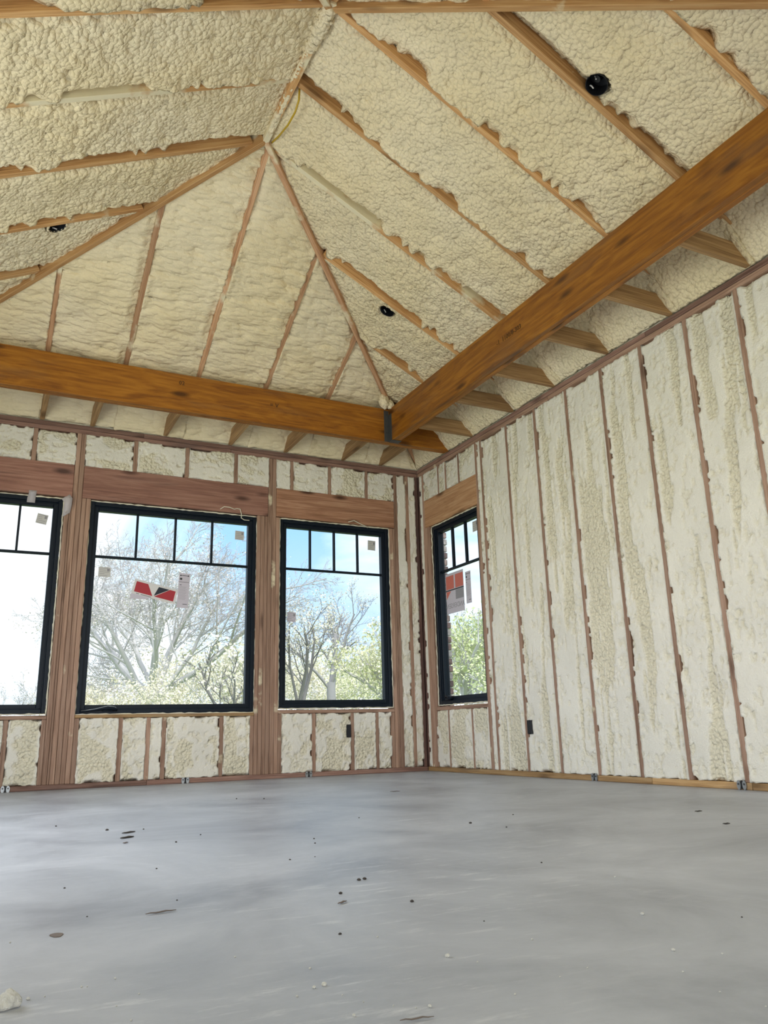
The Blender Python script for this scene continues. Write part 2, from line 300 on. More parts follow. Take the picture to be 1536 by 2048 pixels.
# ------------------------------------------------------------------ builders
def link(name, me, mat=None, parent=None):
    o = bpy.data.objects.new(name, me); COL.objects.link(o)
    if mat: me.materials.append(mat)
    if parent: o.parent = parent
    return o
def tag(o, label, cat, group=None):
    o['label'] = label; o['category'] = cat
    if group: o['group'] = group
    return o
def empty(name, loc, label, cat, group=None, rot=(0, 0, 0)):
    o = bpy.data.objects.new(name, None); COL.objects.link(o); o.location = loc; o.rotation_euler = rot
    o.empty_display_size = .05
    return tag(o, label, cat, group)
def structure(o):
    o['kind'] = 'structure'; return o
class MB:
    def __init__(s): s.v = []; s.f = []
    def box(s, a, b_):
        n = len(s.v); x0, y0, z0 = a; x1, y1, z1 = b_
        s.v += [(x0, y0, z0), (x1, y0, z0), (x1, y1, z0), (x0, y1, z0), (x0, y0, z1), (x1, y0, z1), (x1, y1, z1), (x0, y1, z1)]
        s.f += [tuple(n+i for i in q) for q in ((0, 3, 2, 1), (4, 5, 6, 7), (0, 1, 5, 4), (1, 2, 6, 5), (2, 3, 7, 6), (3, 0, 4, 7))]
        return s
    def cbox(s, a, b_, c=.003):
        """box with all edges chamfered"""
        lo = np.minimum(a, b_); hi = np.maximum(a, b_); c = min(c, float(min(hi-lo))*.45); n = len(s.v)
        idx = {}
        for sx in (0, 1):
            for sy_ in (0, 1):
                for sz in (0, 1):
                    for ax in range(3):
                        p = [hi[0]-c if sx else lo[0]+c, hi[1]-c if sy_ else lo[1]+c, hi[2]-c if sz else lo[2]+c]
                        p[ax] = (hi if (sx, sy_, sz)[ax] else lo)[ax]
                        idx[(sx, sy_, sz, ax)] = len(s.v); s.v.append(tuple(p))
        for ax in range(3):
            o1, o2 = [(1, 2), (0, 2), (0, 1)][ax]
            for sd in (0, 1):
                q = []
                for (i, j) in ((0, 0), (1, 0), (1, 1), (0, 1)):
                    k = [0, 0, 0]; k[ax] = sd; k[o1] = i; k[o2] = j; q.append(idx[(*k, ax)])
                if (sd == 0) ^ (ax == 1): q = q[::-1]
                s.f.append(tuple(q))
        for ax in range(3):       # edges running along ax
            o1, o2 = [(1, 2), (2, 0), (0, 1)][ax]
            for i in (0, 1):
                for j in (0, 1):
                    k0 = [0, 0, 0]; k0[o1] = i; k0[o2] = j; k1 = list(k0); k1[ax] = 1
                    q = [idx[(*k0, o1)], idx[(*k1, o1)], idx[(*k1, o2)], idx[(*k0, o2)]]
                    if not (i ^ j): q = q[::-1]
                    s.f.append(tuple(q))
        for k in [(i, j, l) for i in (0, 1) for j in (0, 1) for l in (0, 1)]:
            q = [idx[(*k, 0)], idx[(*k, 1)], idx[(*k, 2)]]
            if sum(k) % 2 == 0: q = q[::-1]
            s.f.append(tuple(q))
        return s
    def tube(s, pts, rad, k=6, cap=True):
        pts = [Vector(p) for p in pts]; n0 = len(s.v)
        if not hasattr(rad, '__len__'): rad = [rad]*len(pts)
        ref = Vector((.3, .2, 1)).normalized()
        for i, p in enumerate(pts):
            d = (pts[min(i+1, len(pts)-1)]-pts[max(i-1, 0)]).normalized()
            u = d.cross(ref)
            if u.length < .05: u = d.cross(Vector((1, 0, 0)))
            u.normalize(); w = d.cross(u)
            for j in range(k):
                a = 2*math.pi*j/k
                s.v.append(tuple(p+rad[i]*(math.cos(a)*u+math.sin(a)*w)))
        for i in range(len(pts)-1):
            for j in range(k):
                a = n0+i*k+j; b_ = n0+i*k+(j+1) % k
                s.f.append((a, a+k, b_+k, b_))
        if cap:
            s.f.append(tuple(n0+j for j in range(k))); s.f.append(tuple(n0+(len(pts)-1)*k+j for j in range(k))[::-1])
        return s
    def poly(s, pts, n, th):
        """flat outline with thickness th along n"""
        k = len(pts); b0 = len(s.v); n = Vector(n)
        s.v += [tuple(Vector(p)) for p in pts]+[tuple(Vector(p)+n*th) for p in pts]
        s.f.append(tuple(range(b0, b0+k))); s.f.append(tuple(range(b0+k, b0+2*k))[::-1])
        for i in range(k):
            j = (i+1) % k; s.f.append((b0+i, b0+k+i, b0+k+j, b0+j))
        return s
    def build(s, name, mat, parent=None, smooth=False):
        me = bpy.data.meshes.new(name); me.from_pydata(s.v, [], s.f)
        if smooth: me.polygons.foreach_set('use_smooth', [True]*len(me.polygons))
        me.update(); me.validate()
        return link(name, me, mat, parent)
def board(name, p0, p1, w, h, up, mat, parent, top=0.0, c=.003):
    """a sawn board along p0->p1 (line of its lower/near face centre when top=0), its own X along the grain"""
    p0, p1 = Vector(p0), Vector(p1); X = p1-p0; ln = X.length; X.normalize()
    Zv = Vector(up); Zv = (Zv-X*Zv.dot(X)).normalized(); Y = Zv.cross(X)
    mb = MB().cbox((-ln/2, -w/2, top), (ln/2, w/2, top+h), c)
    o = mb.build(name, mat, parent)
    mm = Matrix.Identity(4); cpt = (p0+p1)/2
    for i in range(3): mm[i][0], mm[i][1], mm[i][2], mm[i][3] = X[i], Y[i], Zv[i], cpt[i]
    o.matrix_world = mm
    return o
def grid_mesh(name, P, skin, skirt, mat, parent):
    """P (nu,nv,3) heightfield, skirt = vector by which the rim is pulled back behind the surface"""
    nu, nv = P.shape[:2]; nvt = nu*nv
    rim = [(i, 0) for i in range(nu)]+[(nu-1, j) for j in range(1, nv)]+[(i, nv-1) for i in range(nu-2, -1, -1)]+[(0, j) for j in range(nv-2, 0, -1)]
    ri = np.array([i*nv+j for i, j in rim]); V = np.concatenate([P.reshape(-1, 3), P.reshape(-1, 3)[ri]+np.array(skirt)])
    I, J = np.meshgrid(np.arange(nu-1), np.arange(nv-1), indexing='ij'); a = (I*nv+J).ravel()
    Fq = np.stack([a, a+nv, a+nv+1, a+1], 1)
    k = len(ri); s_ = nvt+np.arange(k)
    Fs = np.stack([ri, np.roll(ri, -1), np.roll(s_, -1), s_], 1)[:, ::-1]
    Fa = np.concatenate([Fq, Fs]).astype(np.int32)
    # orient towards the room
    me = bpy.data.meshes.new(name)
    me.vertices.add(len(V)); me.vertices.foreach_set('co', V.astype(np.float32).ravel())
    me.loops.add(Fa.size); me.loops.foreach_set('vertex_index', Fa.ravel())
    me.polygons.add(len(Fa)); me.polygons.foreach_set('loop_start', np.arange(0, Fa.size, 4, dtype=np.int32))
    me.polygons.foreach_set('use_smooth', np.ones(len(Fa), bool))
    me.update(calc_edges=True)
    at = me.attributes.new('skin', 'FLOAT', 'POINT')
    at.data.foreach_set('value', np.concatenate([skin.ravel(), skin.ravel()[ri]]).astype(np.float32))
    return link(name, me, mat, parent)

# ------------------------------------------------------------------ floor, ground
floor = structure(MB().box((-WID-.15, -9.6, -.25), (.15, .15, 0)).build('floor', M['concrete']))
ground = structure(MB().box((-90, -60, -1.4), (90, 130, -1.2)).build('ground', M['grass']))

# ------------------------------------------------------------------ walls: sheathing shells with their openings
WINS = {  # name: wall, u0, u1, z0, z1 (outer frame)
    'window_1': ('back', -4.572, -3.422, .573, 2.332, 'right4'),
    'window_2': ('back', -3.202, -1.728, .566, 2.338, ''),
    'window_3': ('back', -1.497, -.347, .594, 2.347, ''),
    'window_4': ('right', -1.068, -.219, .600, 2.340, ''),
}
def shell(name, axis, u0, u1, z0, z1, d0, d1, holes):
    mb = MB(); us = sorted([u0, u1]+[h for q in holes for h in q[:2]])
    def add(a, b_, c, d):
        if b_-a < 1e-4 or d-c < 1e-4: return
        if axis == 'back': mb.box((a, d0, c), (b_, d1, d))
        else: mb.box((d0, a, c), (d1, b_, d))
    for a, b_ in zip(us[:-1], us[1:]):
        h = [q for q in holes if q[0] <= a+1e-6 and q[1] >= b_-1e-6]
        if h: add(a, b_, z0, h[0][2]); add(a, b_, h[0][3], z1)
        else: add(a, b_, z0, z1)
    return structure(mb.build(name, M['sheath']))
wall_back = shell('wall_back', 'back', -WID-.15, .152, -.25, ZT+.02, .14, .152, [(w[1]-.01, w[2]+.01, w[3]-.01, w[4]+.01) for w in WINS.values() if w[0] == 'back'])
wall_right = shell('wall_right', 'right', -9.6, .14, -.25, ZT+.02, .14, .152, [(w[1]-.01, w[2]+.01, w[3]-.01, w[4]+.01) for w in WINS.values() if w[0] == 'right'])
wall_left = shell('wall_left', 'right', -9.6, .14, 0, ZT+.02, -WID-.15, -WID-.02, [(-4.9, -1.7, .6, 2.35)])  # unseen opening added here to let light in from the left
wall_front = shell('wall_front', 'back', -WID, 0, 0, ZT+.02, -9.6, -9.5, [(-4.6, -.4, .3, 2.6)])  # unseen opening behind the camera, added to let fill light in
wall_left.data.materials[0] = M['foam_bead']; wall_front.data.materials[0] = M['foam_bead']

TH = .038
def stud_b(x0, x1, z0, z1, mat='stud', name='stud', off=0.0):       # board in the back wall, face at y=off
    return board(name, ((x0+x1)/2, off+.0, z0), ((x0+x1)/2, off, z1), abs(x1-x0)-.0012, .14-off, (0, 1, 0), M[mat], wall_back)
def stud_r(y0, y1, z0, z1, mat='stud', name='stud', off=0.0):
    return board(name, (off, (y0+y1)/2, z0), (off, (y0+y1)/2, z1), abs(y1-y0)-.0012, .14-off, (1, 0, 0), M[mat], wall_right)
def hor_b(name, x0, x1, z0, z1, mat, off=0.0, dep=.14):
    return board(name, (x0, off, (z0+z1)/2), (x1, off, (z0+z1)/2), z1-z0-.001, dep, (0, 1, 0), M[mat], wall_back)
def hor_r(name, y0, y1, z0, z1, mat, off=0.0, dep=.14):
    return board(name, (off, y0, (z0+z1)/2), (off, y1, (z0+z1)/2), z1-z0-.001, dep, (1, 0, 0), M[mat], wall_right)
# plates
hor_b('bottom_plate', -WID, -2.62, 0, .04, 'stud_old'); hor_b('bottom_plate', -2.618, -.0, 0, .04, 'stud_old')
hor_r('bottom_plate', -.001, -2.9, 0, .04, 'plate'); hor_r('bottom_plate', -2.902, -3.66, 0, .04, 'plate'); hor_r('bottom_plate', -3.662, -6.1, 0, .04, 'plate')
for k, (za, zb_) in enumerate(((ZP, ZP+.038), (ZP+.038, ZT))):
    hor_b('top_plate', -WID, -2.0-.8*k, za, zb_, 'stud_old', off=-.004*k); hor_b('top_plate', -1.998-.8*k, .0, za, zb_, 'stud_old', off=-.004*k)
    hor_r('top_plate', -.002, -2.2-1.1*k, za, zb_, 'stud_old' if k else 'stud', off=-.004*k); hor_r('top_plate', -2.202-1.1*k, -6.1, za, zb_, 'stud_old' if k else 'stud', off=-.004*k)
# full-height studs, jacks, cripples of the back wall
for a, b_ in ((-3.355, -3.318), (-3.317, -3.280), (-1.624, -1.586), (-1.585, -1.547), (-.286, -.247), (-.151, -.112)):
    stud_b(a, b_, .04, ZP)
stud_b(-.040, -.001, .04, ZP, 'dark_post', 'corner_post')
stud_b(-4.98+.04, -4.98, .04, ZP)
HB = 2.352; HT = 2.64
for a, b_ in ((-3.411, -3.374), (-3.373, -3.356), (-3.279, -3.243), (-3.242, -3.205), (-1.729, -1.694), (-1.693, -1.658), (-1.657, -1.625), (-1.546, -1.509), (-.343, -.306), (-.305, -.287), (-4.62, -4.58)):
    stud_b(a, b_, .04, HB, 'stud', 'jack_stud')
for c_, zt in ((-3.429, .527), (-3.698, .527), (-3.186, .532), (-2.849, .532), (-2.628, .532), (-2.50, .532), (-2.015, .532), (-1.748, .532), (-1.491, .546), (-1.167, .546), (-.786, .546), (-.531, .546), (-.362, .546), (-4.1, .527)):
    stud_b(c_-.018, c_+.018, .04, zt, 'stud', 'cripple_stud', off=.001)
for c_ in (-3.685, -2.86, -2.402, -1.945, -1.39, -.996, -.595, -4.1, -4.5):
    stud_b(c_-.019, c_+.019, HT, ZP, 'stud', 'cripple_stud', off=.002)
hor_b('header', -4.62, -3.357, HB, HT, 'header'); hor_b('header', -3.278, -1.626, HB+.002, HT, 'header'); hor_b('header', -1.545, -.288, HB+.008, HT, 'header_red')
hor_b('sill_plate', -4.58, -3.412, .528, .557, 'stud'); hor_b('sill_plate', -3.204, -1.730, .533, .560, 'plate'); hor_b('sill_plate', -1.508, -.344, .547, .578, 'stud')
# right wall
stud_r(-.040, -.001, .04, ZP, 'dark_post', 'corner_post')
for a, b_ in ((-.086, -.124), (-1.091, -1.129)): stud_r(a, b_, .04, ZP)
for a, b_ in ((-.125, -.162), (-.163, -.200), (-1.075, -1.090)): stud_r(a, b_, .04, HB, 'stud', 'jack_stud')
YS = [-(1.197+.4064*k) for k in range(13)]
for y in YS: stud_r(y-.019, y+.019, .04, ZP)
for c_ in (-.42, -.82): stud_r(c_-.018, c_+.018, .04, .547, 'stud', 'cripple_stud', off=.002)
for c_ in (-.42, -.563, -.805): stud_r(c_-.019, c_+.019, HT, ZP, 'stud', 'cripple_stud', off=.002)
hor_r('header', -.125, -1.090, HB, HT, 'header_tan'); hor_r('sill_plate', -.201, -1.074, .548, .582, 'stud')

# ------------------------------------------------------------------ foam in the wall bays
seedc = [11]
def foam_wall(axis, u0, u1, z0, z1, style, step=.0115):
    """style: 'tall' (long vertical troughs), 'low' (lumpy), 'flat' (trimmed, a few scrapes), 'strip'"""
    seedc[0] += 7; sd = seedc[0]
    if u0 > u1: u0, u1 = u1, u0
    w, h = u1-u0, z1-z0; nu, nv = max(6, int(w/step)), max(8, int(h/step))
    U, Vv = np.meshgrid(np.linspace(0, w, nu), np.linspace(0, h, nv), indexing='ij')
    D = -.002+.003*(fbm(U*9, Vv*6, sd)-.5)
    wx = .03*(fbm(U*5, Vv*3, sd+91)-.5)
    if style == 'tall':
        mask = fbm((U+wx)*12, Vv*1.1, sd+3, 4)
        mask = sstep(.57, .60, mask)*sstep(.0, .035, np.minimum(U, w-U))
        hole = sstep(.66, .70, fbm(U*34, Vv*16, sd+43, 2))
        deep, cell = .030, .026
    elif style == 'low':
        mask = sstep(.50, .56, fbm((U+wx)*6.5, Vv*5.0, sd+3, 3))*sstep(.0, .03, np.minimum(U, w-U))
        hole = sstep(.60, .66, fbm(U*26, Vv*20, sd+43, 2)); deep, cell = .020, .030
    elif style == 'flat':
        mask = sstep(.54, .59, fbm(U*4.5, (Vv+wx)*8.5, sd+3, 3))*sstep(.0, .03, np.minimum(U, w-U))
        hole = sstep(.64, .70, fbm(U*14, Vv*30, sd+43, 2)); deep, cell = .015, .034
    else:
        mask = 0*U; hole = sstep(.62, .70, fbm(U*16, Vv*12, sd+43, 2)); deep, cell = .016, .03
    pop = blobs(U/cell+3*wx/cell*.2, Vv/(cell*1.15), sd+20)*.7+.3*blobs(U/cell*2.1, Vv/cell*2.1, sd+31)
    fine = sstep(.62, .70, vn(U*62, Vv*48, sd+5))*sstep(.45, .6, fbm(U*7, Vv*4, sd+6, 2))
    D = D-mask*(deep-.024*pop)-.006*hole*(1-mask)-.006*fine
    rough = vn(U*70, Vv*70, sd+77)
    D += .0035*(rough-.5)
    # ragged rims next to the wood
    eu = np.minimum(U, w-U); ev = np.minimum(Vv, h-Vv)
    side = np.where(U < w/2, 0.0, 40.0)
    chip = sstep(.66, .74, vn(Vv*7+side, side*0+sd, sd+55)*.6+.4*vn(Vv*26+side, side*0, sd+56))
    D -= .045*chip*sstep(.013, .003, eu)
    chip2 = sstep(.62, .72, vn(U*11, U*0+np.where(Vv < h/2, 0, 9), sd+57))
    D -= .04*chip2*sstep(.016, .004, ev)
    jag = .007*(vn(Vv*38+side, side*0+3, sd+60)-.42)
    sgn = np.where(U < w/2, -1.0, 1.0); Uo = U+sgn*jag*sstep(.03, .0, eu)
    D = np.where((eu < 1e-6) & (chip < .2), np.maximum(D, .0025), D)
    jz = .010*(vn(U*34, U*0+np.where(Vv < h/2, 0, 7), sd+61)-.45)
    Vo = Vv+np.where(Vv < h/2, -1.0, 1.0)*jz*sstep(.03, .0, ev)
    if axis == 'back':
        P = np.stack([u0+Uo, -D, z0+Vo], -1); sk = (0, .085, 0); par = wall_back
    else:
        P = np.stack([-D, u1-Uo, z0+Vo], -1); sk = (.085, 0, 0); par = wall_right
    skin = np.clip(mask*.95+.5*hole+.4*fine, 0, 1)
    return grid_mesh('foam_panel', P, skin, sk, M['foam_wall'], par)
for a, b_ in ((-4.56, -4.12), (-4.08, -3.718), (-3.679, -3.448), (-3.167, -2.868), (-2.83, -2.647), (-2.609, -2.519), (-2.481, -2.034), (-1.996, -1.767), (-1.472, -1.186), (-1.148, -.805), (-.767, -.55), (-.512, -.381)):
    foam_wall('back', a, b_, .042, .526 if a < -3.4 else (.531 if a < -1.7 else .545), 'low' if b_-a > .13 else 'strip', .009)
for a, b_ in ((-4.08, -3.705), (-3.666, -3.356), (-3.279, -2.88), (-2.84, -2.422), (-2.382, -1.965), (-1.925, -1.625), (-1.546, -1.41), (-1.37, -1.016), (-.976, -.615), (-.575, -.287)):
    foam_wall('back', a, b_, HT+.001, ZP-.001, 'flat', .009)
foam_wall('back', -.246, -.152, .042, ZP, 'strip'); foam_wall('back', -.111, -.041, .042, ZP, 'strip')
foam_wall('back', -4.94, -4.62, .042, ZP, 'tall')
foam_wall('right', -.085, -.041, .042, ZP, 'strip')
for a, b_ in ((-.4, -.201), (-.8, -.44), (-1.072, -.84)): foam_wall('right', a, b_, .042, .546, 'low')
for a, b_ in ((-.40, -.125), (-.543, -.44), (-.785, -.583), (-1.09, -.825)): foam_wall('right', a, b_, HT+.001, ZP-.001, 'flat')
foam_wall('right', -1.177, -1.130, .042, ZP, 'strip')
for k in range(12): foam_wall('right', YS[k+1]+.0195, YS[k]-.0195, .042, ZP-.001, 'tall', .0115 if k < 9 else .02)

# ------------------------------------------------------------------ roof
ZR = Z0+S*RX
mb = MB(); TOPZ = .30
def P4(*pts): return [tuple(p) for p in pts]
ov = 0.0
e1, e2, e3, e4 = (0, 0, Z0+TOPZ), (0, -LEN, Z0+TOPZ), (-WID, -LEN, Z0+TOPZ), (-WID, 0, Z0+TOPZ)
ra, rb = (-RX, -YA, ZR+TOPZ), (-RX, -YB, ZR+TOPZ)
for poly in ((e1, e2, rb, ra), (e3, e4, ra, rb), (e4, e1, ra), (e2, e3, rb)):
    mb.poly(poly, (0, 0, 1), .03)
mb.box((-WID-.1, -9.6, ZT), (.1, -LEN, ZT+.1))
# eave blocking closes the gap between the plates and the deck
mb.box((-WID, .02, ZT-.05), (.14, .06, Z0+TOPZ)); mb.box((.02, -LEN, ZT-.05), (.06, .02, Z0+TOPZ))
mb.box((-WID-.06, -LEN, ZT), (-WID-.02, .02, Z0+TOPZ)); mb.box((-WID, -LEN-.03, ZT), (0, -LEN+.01, Z0+TOPZ))
ceiling = structure(mb.build('ceiling', M['foam_bead']))

def plane_pt(side, a, d):
    if side == 'R': return Vector((-d, -a, Z0+S*d))
    if side == 'L': return Vector((-WID+d, -a, Z0+S*d))
    if side == 'B': return Vector((-a, -d, Z0+SB*d))
    if side == 'F': return Vector((-a, -LEN+d, Z0+S*d))
NUP = {'R': Vector((S, 0, 1)).normalized(), 'L': Vector((-S, 0, 1)).normalized(), 'B': Vector((0, SB, 1)).normalized(), 'F': Vector((0, -S, 1)).normalized()}
def dmax(side, a):
    if side in 'RL':
        return max(0.0, min(RX, a*RX/YA, RX-(a-YB)*RX/(LEN-YB)))
    k = YA if side == 'B' else LEN-YB
    return max(0.0, min(a, WID-a)*k/RX)
def rafter(side, a, mat='rafter', name='rafter', a2=None):
    dm = dmax(side, a)-.02
    if dm < .15: return
    board(name, plane_pt(side, a, .0), plane_pt(side, a if a2 is None else a2, dm), TH, .235, NUP[side], M[mat], ceiling)
AR = [.571+.608*k for k in range(0, 10)]
AL = [.569+.608*k for k in range(0, 10)]
AB = [2.451+.6115*k for k in range(-3, 4)]
AF = [2.49+.61*k for k in range(-3, 4)]
spr = {('L', 4): 'rafter_sprayed', ('R', 3): 'rafter_sprayed', ('L', 1): 'rafter'}
for k, a in enumerate(AR): rafter('R', a, spr.get(('R', k), 'rafter'))
for k, a in enumerate(AL): rafter('L', a, spr.get(('L', k), 'rafter'))
for a in AB: rafter('B', a, 'rafter_back')
for a in AF: rafter('F', a)
PK = Vector((-RX, -YA, ZR-.045)); PF = Vector((-RX, -YB, ZR-.045))
board('hip_rafter', (0, 0, Z0-.045), PK, TH, .28, (0, 0, 1), M['rafter_back'], ceiling)
board('hip_rafter', (-WID, 0, Z0-.045), PK, TH, .28, (0, 0, 1), M['rafter'], ceiling)
board('hip_rafter', (0, -LEN, Z0-.045), PF, TH, .28, (0, 0, 1), M['rafter'], ceiling)
board('hip_rafter', (-WID, -LEN, Z0-.045), PF, TH, .28, (0, 0, 1), M['rafter'], ceiling)
board('ridge_board', PK+Vector((0, .02, 0)), PF+Vector((0, -.05, 0)), .042, .28, (0, 0, 1), M['rafter_sprayed'], ceiling)

CANS = []
for cs, px, py in (('R', 1193, 170), ('R', 774, 622), ('L', 115, 455)):
    n = NUP[cs]; p0 = plane_pt(cs, 1, 1); d = FWD+RIGHT*((px-768)/F_PX)-UP*((py-1024)/F_PX)
    t_ = (p0+n*.015-CAM).dot(n)/d.dot(n); c = CAM+d*t_
    CANS.append((cs, -c.y, -c.x if cs == 'R' else c.x+WID))
def foam_strip(p, q, r0, r1, sd):
    rg = random.Random(sd); n = 30; P_ = []; R_ = []
    for i in range(n+1):
        c = Vector(p).lerp(Vector(q), i/n); P_.append((c.x+rg.uniform(-.004, .004), c.y, c.z+rg.uniform(-.004, .006))); R_.append(rg.uniform(r0, r1)*(1-.5*abs(2*i/n-1)**6))
    MB().tube(P_, R_, 9).build('foam_strip', M['foam_roof'], ceiling, True)
foam_strip((-RX, -2.50, ZR-.03), (-RX, -2.98, ZR-.03), .020, .027, 1)
foam_strip((-RX, -3.28, ZR-.02), (-RX, -3.64, ZR-.03), .035, .055, 2)
foam_strip((-RX-.012, -3.0, ZR-.03), (-RX-.012, -3.3, ZR-.03), .014, .020, 3)
def foam_bay(side, a0, a1, step=.0125, base=-.028, seed=0):
    aa = np.linspace(a0, a1, max(4, int((a1-a0)/step)+1))
    dm = np.array([dmax(side, a) for a in aa])
    dlen = dm.max()
    if dlen < .12: return
    n = max(6, int(dlen/step)+1)
    T = np.linspace(0, 1, n)[None, :]; dd0 = .012
    D = dd0+T*np.maximum(dm[:, None]-dd0-.012, .002); A = np.repeat(aa[:, None], n, 1)
    # over the plates the foam closes over the rafter feet
    sg = np.where(np.arange(len(aa)) < len(aa)/2, -1.0, 1.0)[:, None]
    A = A+sg*.019*sstep(.55, .35, D)*sstep(.09, .0, np.minimum(A-a0, a1-A))
    # shared, continuous texture space per roof side
    X, Y = A+seed*3.7, D*1.12
    low = fbm(X*2.2, Y*2.2, 5+seed, 3)-.5
    if side == 'B':      # sprayed in passes across the bay: rolls running sideways
        wob = .05*(fbm(X*4, Y*6, 9+seed, 2)-.5)
        roll = blobs(X*4.5, (Y+wob)*14, 21+seed)
        Hh = .035*low+.048*(roll-.5)+.014*(blobs(X*7, Y*8, 55+seed)-.6)+.013*(blobs(X*24, (Y+wob)*34, 33+seed)-.5)
    else:
        wob = .04*(fbm(X*6, Y*6, 9+seed, 2)-.5)
        rough = sstep(.38, .62, fbm(X*1.6, Y*1.6, 71+seed, 2))
        if side == 'L':
            big = blobs((X+wob)*15, (Y+wob)*19, 21+seed); sm = blobs((X-wob)*32, Y*36, 33+seed)
            Hh = .045*low+.026*(blobs((X+wob)*7.5, (Y-wob)*8.5, 55+seed)-.6)+(.018+.020*rough)*(big-.5)+.013*(sm-.5)
        else:
            big = blobs((X+wob)*21, (Y+wob)*19, 21+seed); sm = blobs((X-wob)*42, Y*40, 33+seed)
            Hh = .045*low+.028*(blobs((X+wob)*8, (Y-wob)*9, 55+seed)-.6)+(.016+.018*rough)*(big-.5)+.013*(sm-.5)
    Hh += .004*(vn(X*90, Y*90, 44)-.5)
    # along the wood: the foam shrinks back in scallops
    e0, e1 = A-a0, a1-A
    for ed, s_, amp in ((e0, 61, .075 if side != 'B' else .03), (e1, 67, .03 if side != 'B' else .02)):
        sc_ = .55*vn(D*3.2+seed*9.1, D*0+s_, s_+seed)+.25*vn(D*11, D*0+s_, s_+1+seed)+.20*vn(D*34, D*0+s_, s_+2+seed)
        Hh -= amp*sstep(.40, .66, sc_)*sstep(.075, .012, ed)*sstep(.25, .6, D)
        Hh += .020*sstep(.45, .25, sc_)*sstep(.05, .0, ed)
    Hh -= .05*sstep(.06, .0, np.maximum(dm[:, None]-D, 0))*sstep(.45, .7, vn(A*9, A*0, 81+seed)) if side == 'B' else 0
    # drops to the plate at the eave
    Hh = (Hh+base)*(.55+.45*sstep(-.05, .25, D))-.01*(1-sstep(-.05, .25, D)); drop = .135*sstep(.27, -.03, D)
    for (cs, ca, cd) in CANS:
        if cs == side: Hh = np.where(np.hypot(A-ca, (D-cd)*1.12) < .069, -.13, Hh)
    nup = np.array(NUP[side])
    base_p = {'R': lambda a, d: np.stack([-d, -a, Z0+S*d], -1), 'L': lambda a, d: np.stack([-WID+d, -a, Z0+S*d], -1),
              'B': lambda a, d: np.stack([-a, -d, Z0+SB*d], -1), 'F': lambda a, d: np.stack([-a, -LEN+d, Z0+S*d], -1)}[side](A, D)
    Pp = base_p-nup[None, None, :]*Hh[..., None]
    Pp[..., 2] = np.maximum(Pp[..., 2]-drop, ZT-.012+.012*vn(A*40, A*0, 5))
    skin = np.clip(.5+2.2*low, 0, 1)
    if side in 'LF': Pp = Pp[:, ::-1]; skin = skin[:, ::-1]
    if side == 'B' : pass
    grid_mesh('foam_panel', np.ascontiguousarray(Pp), np.ascontiguousarray(skin), tuple(nup*.14), M['foam_roof_rolls' if side == 'B' else 'foam_roof'], ceiling)
def bays(side, edges, step, base=-.028):
    for i, (a, b_) in enumerate(zip(edges[:-1], edges[1:])):
        foam_bay(side, a+.0175, b_-.0175, step, base, seed=i+{'R': 0, 'L': 40, 'B': 80, 'F': 120}[side])
bays('R', [0]+AR[:8], .0125); bays('R', AR[7:]+[LEN], .03)
bays('L', [0]+AL[:6], .0125); bays('L', AL[5:]+[LEN], .03)
bays('B', [-.0]+AB+[WID], .0115); bays('F', [0]+AF+[WID], .03)

# short ties between the beams and the wall plates
DB, BT, BZ0, BZ1 = .658, .09, 3.008, 3.338
for y in (-4.168, -3.539, -2.928, -2.295, -1.725, -1.085, -4.78, -5.39):
    board('ceiling_tie', (-DB+BT+.001, y, ZT+.002), (.0, y, ZT+.002), TH, .13, (0, 0, 1), M['tie'], ceiling)
for x in (-4.25, -3.648, -3.242, -2.615, -2.01, -1.463, -.854, -.433):
    board('ceiling_tie', (x, -DB+BT+.001, ZT+.002), (x, .0, ZT+.002), TH, .13, (0, 0, 1), M['tie'], ceiling)
# blob of foam where the hip meets the two beams
def lump(name, c, r, mat, parent=None, sd=1, sub=3, squash=1.0, amp=.35):
    import bmesh
    bm = bmesh.new(); bmesh.ops.create_icosphere(bm, subdivisions=sub, radius=1)
    co = np.array([v.co[:] for v in bm.verts])
    f = 1+amp*(fbm(co[:, 0]*1.6+co[:, 2]+9, co[:, 1]*1.6-co[:, 2]+5, sd, 3)-.5)*2
    for v, k in zip(bm.verts, f): v.co = Vector((v.co.x*r[0], v.co.y*r[1], v.co.z*r[2]*squash))*float(k)
    me = bpy.data.meshes.new(name); bm.to_mesh(me); bm.free()
    me.polygons.foreach_set('use_smooth', [True]*len(me.polygons))
    o = link(name, me, mat, parent); o.location = c
    return o
lump('foam_lump', (-.72, -.69, 3.40), (.05, .05, .075), M['foam_roof'], ceiling, 5)
lump('foam_lump', (-.66, -.70, 3.37), (.035, .03, .045), M['foam_roof'], ceiling, 9)

# ------------------------------------------------------------------ beams (things)
def stamp(txt, origin, right, up, size, mat, name, parent, th=.0006, mirror=False):
    cu = bpy.data.curves.new('lettering', 'FONT'); cu.body = txt; cu.size = size; cu.resolution_u = 2
    cu.align_x = 'CENTER'; cu.align_y = 'CENTER'; cu.extrude = th
    tmp = bpy.data.objects.new('lettering', cu); COL.objects.link(tmp)
    bpy.context.view_layer.update()
    me = bpy.data.meshes.new_from_object(tmp.evaluated_get(bpy.context.evaluated_depsgraph_get()))
    bpy.data.objects.remove(tmp)
    if mirror:
        for v in me.vertices: v.co.x *= -1
        me.flip_normals()
    me.name = name
    me.materials.clear()
    o = link(name, me, mat, parent)
    X, Y = Vector(right).normalized(), Vector(up).normalized(); Zv = X.cross(Y)
    mm = Matrix.Identity(4)
    for i in range(3): mm[i][0], mm[i][1], mm[i][2], mm[i][3] = X[i], Y[i], Zv[i], origin[i]
    o.matrix_world = mm
    return o
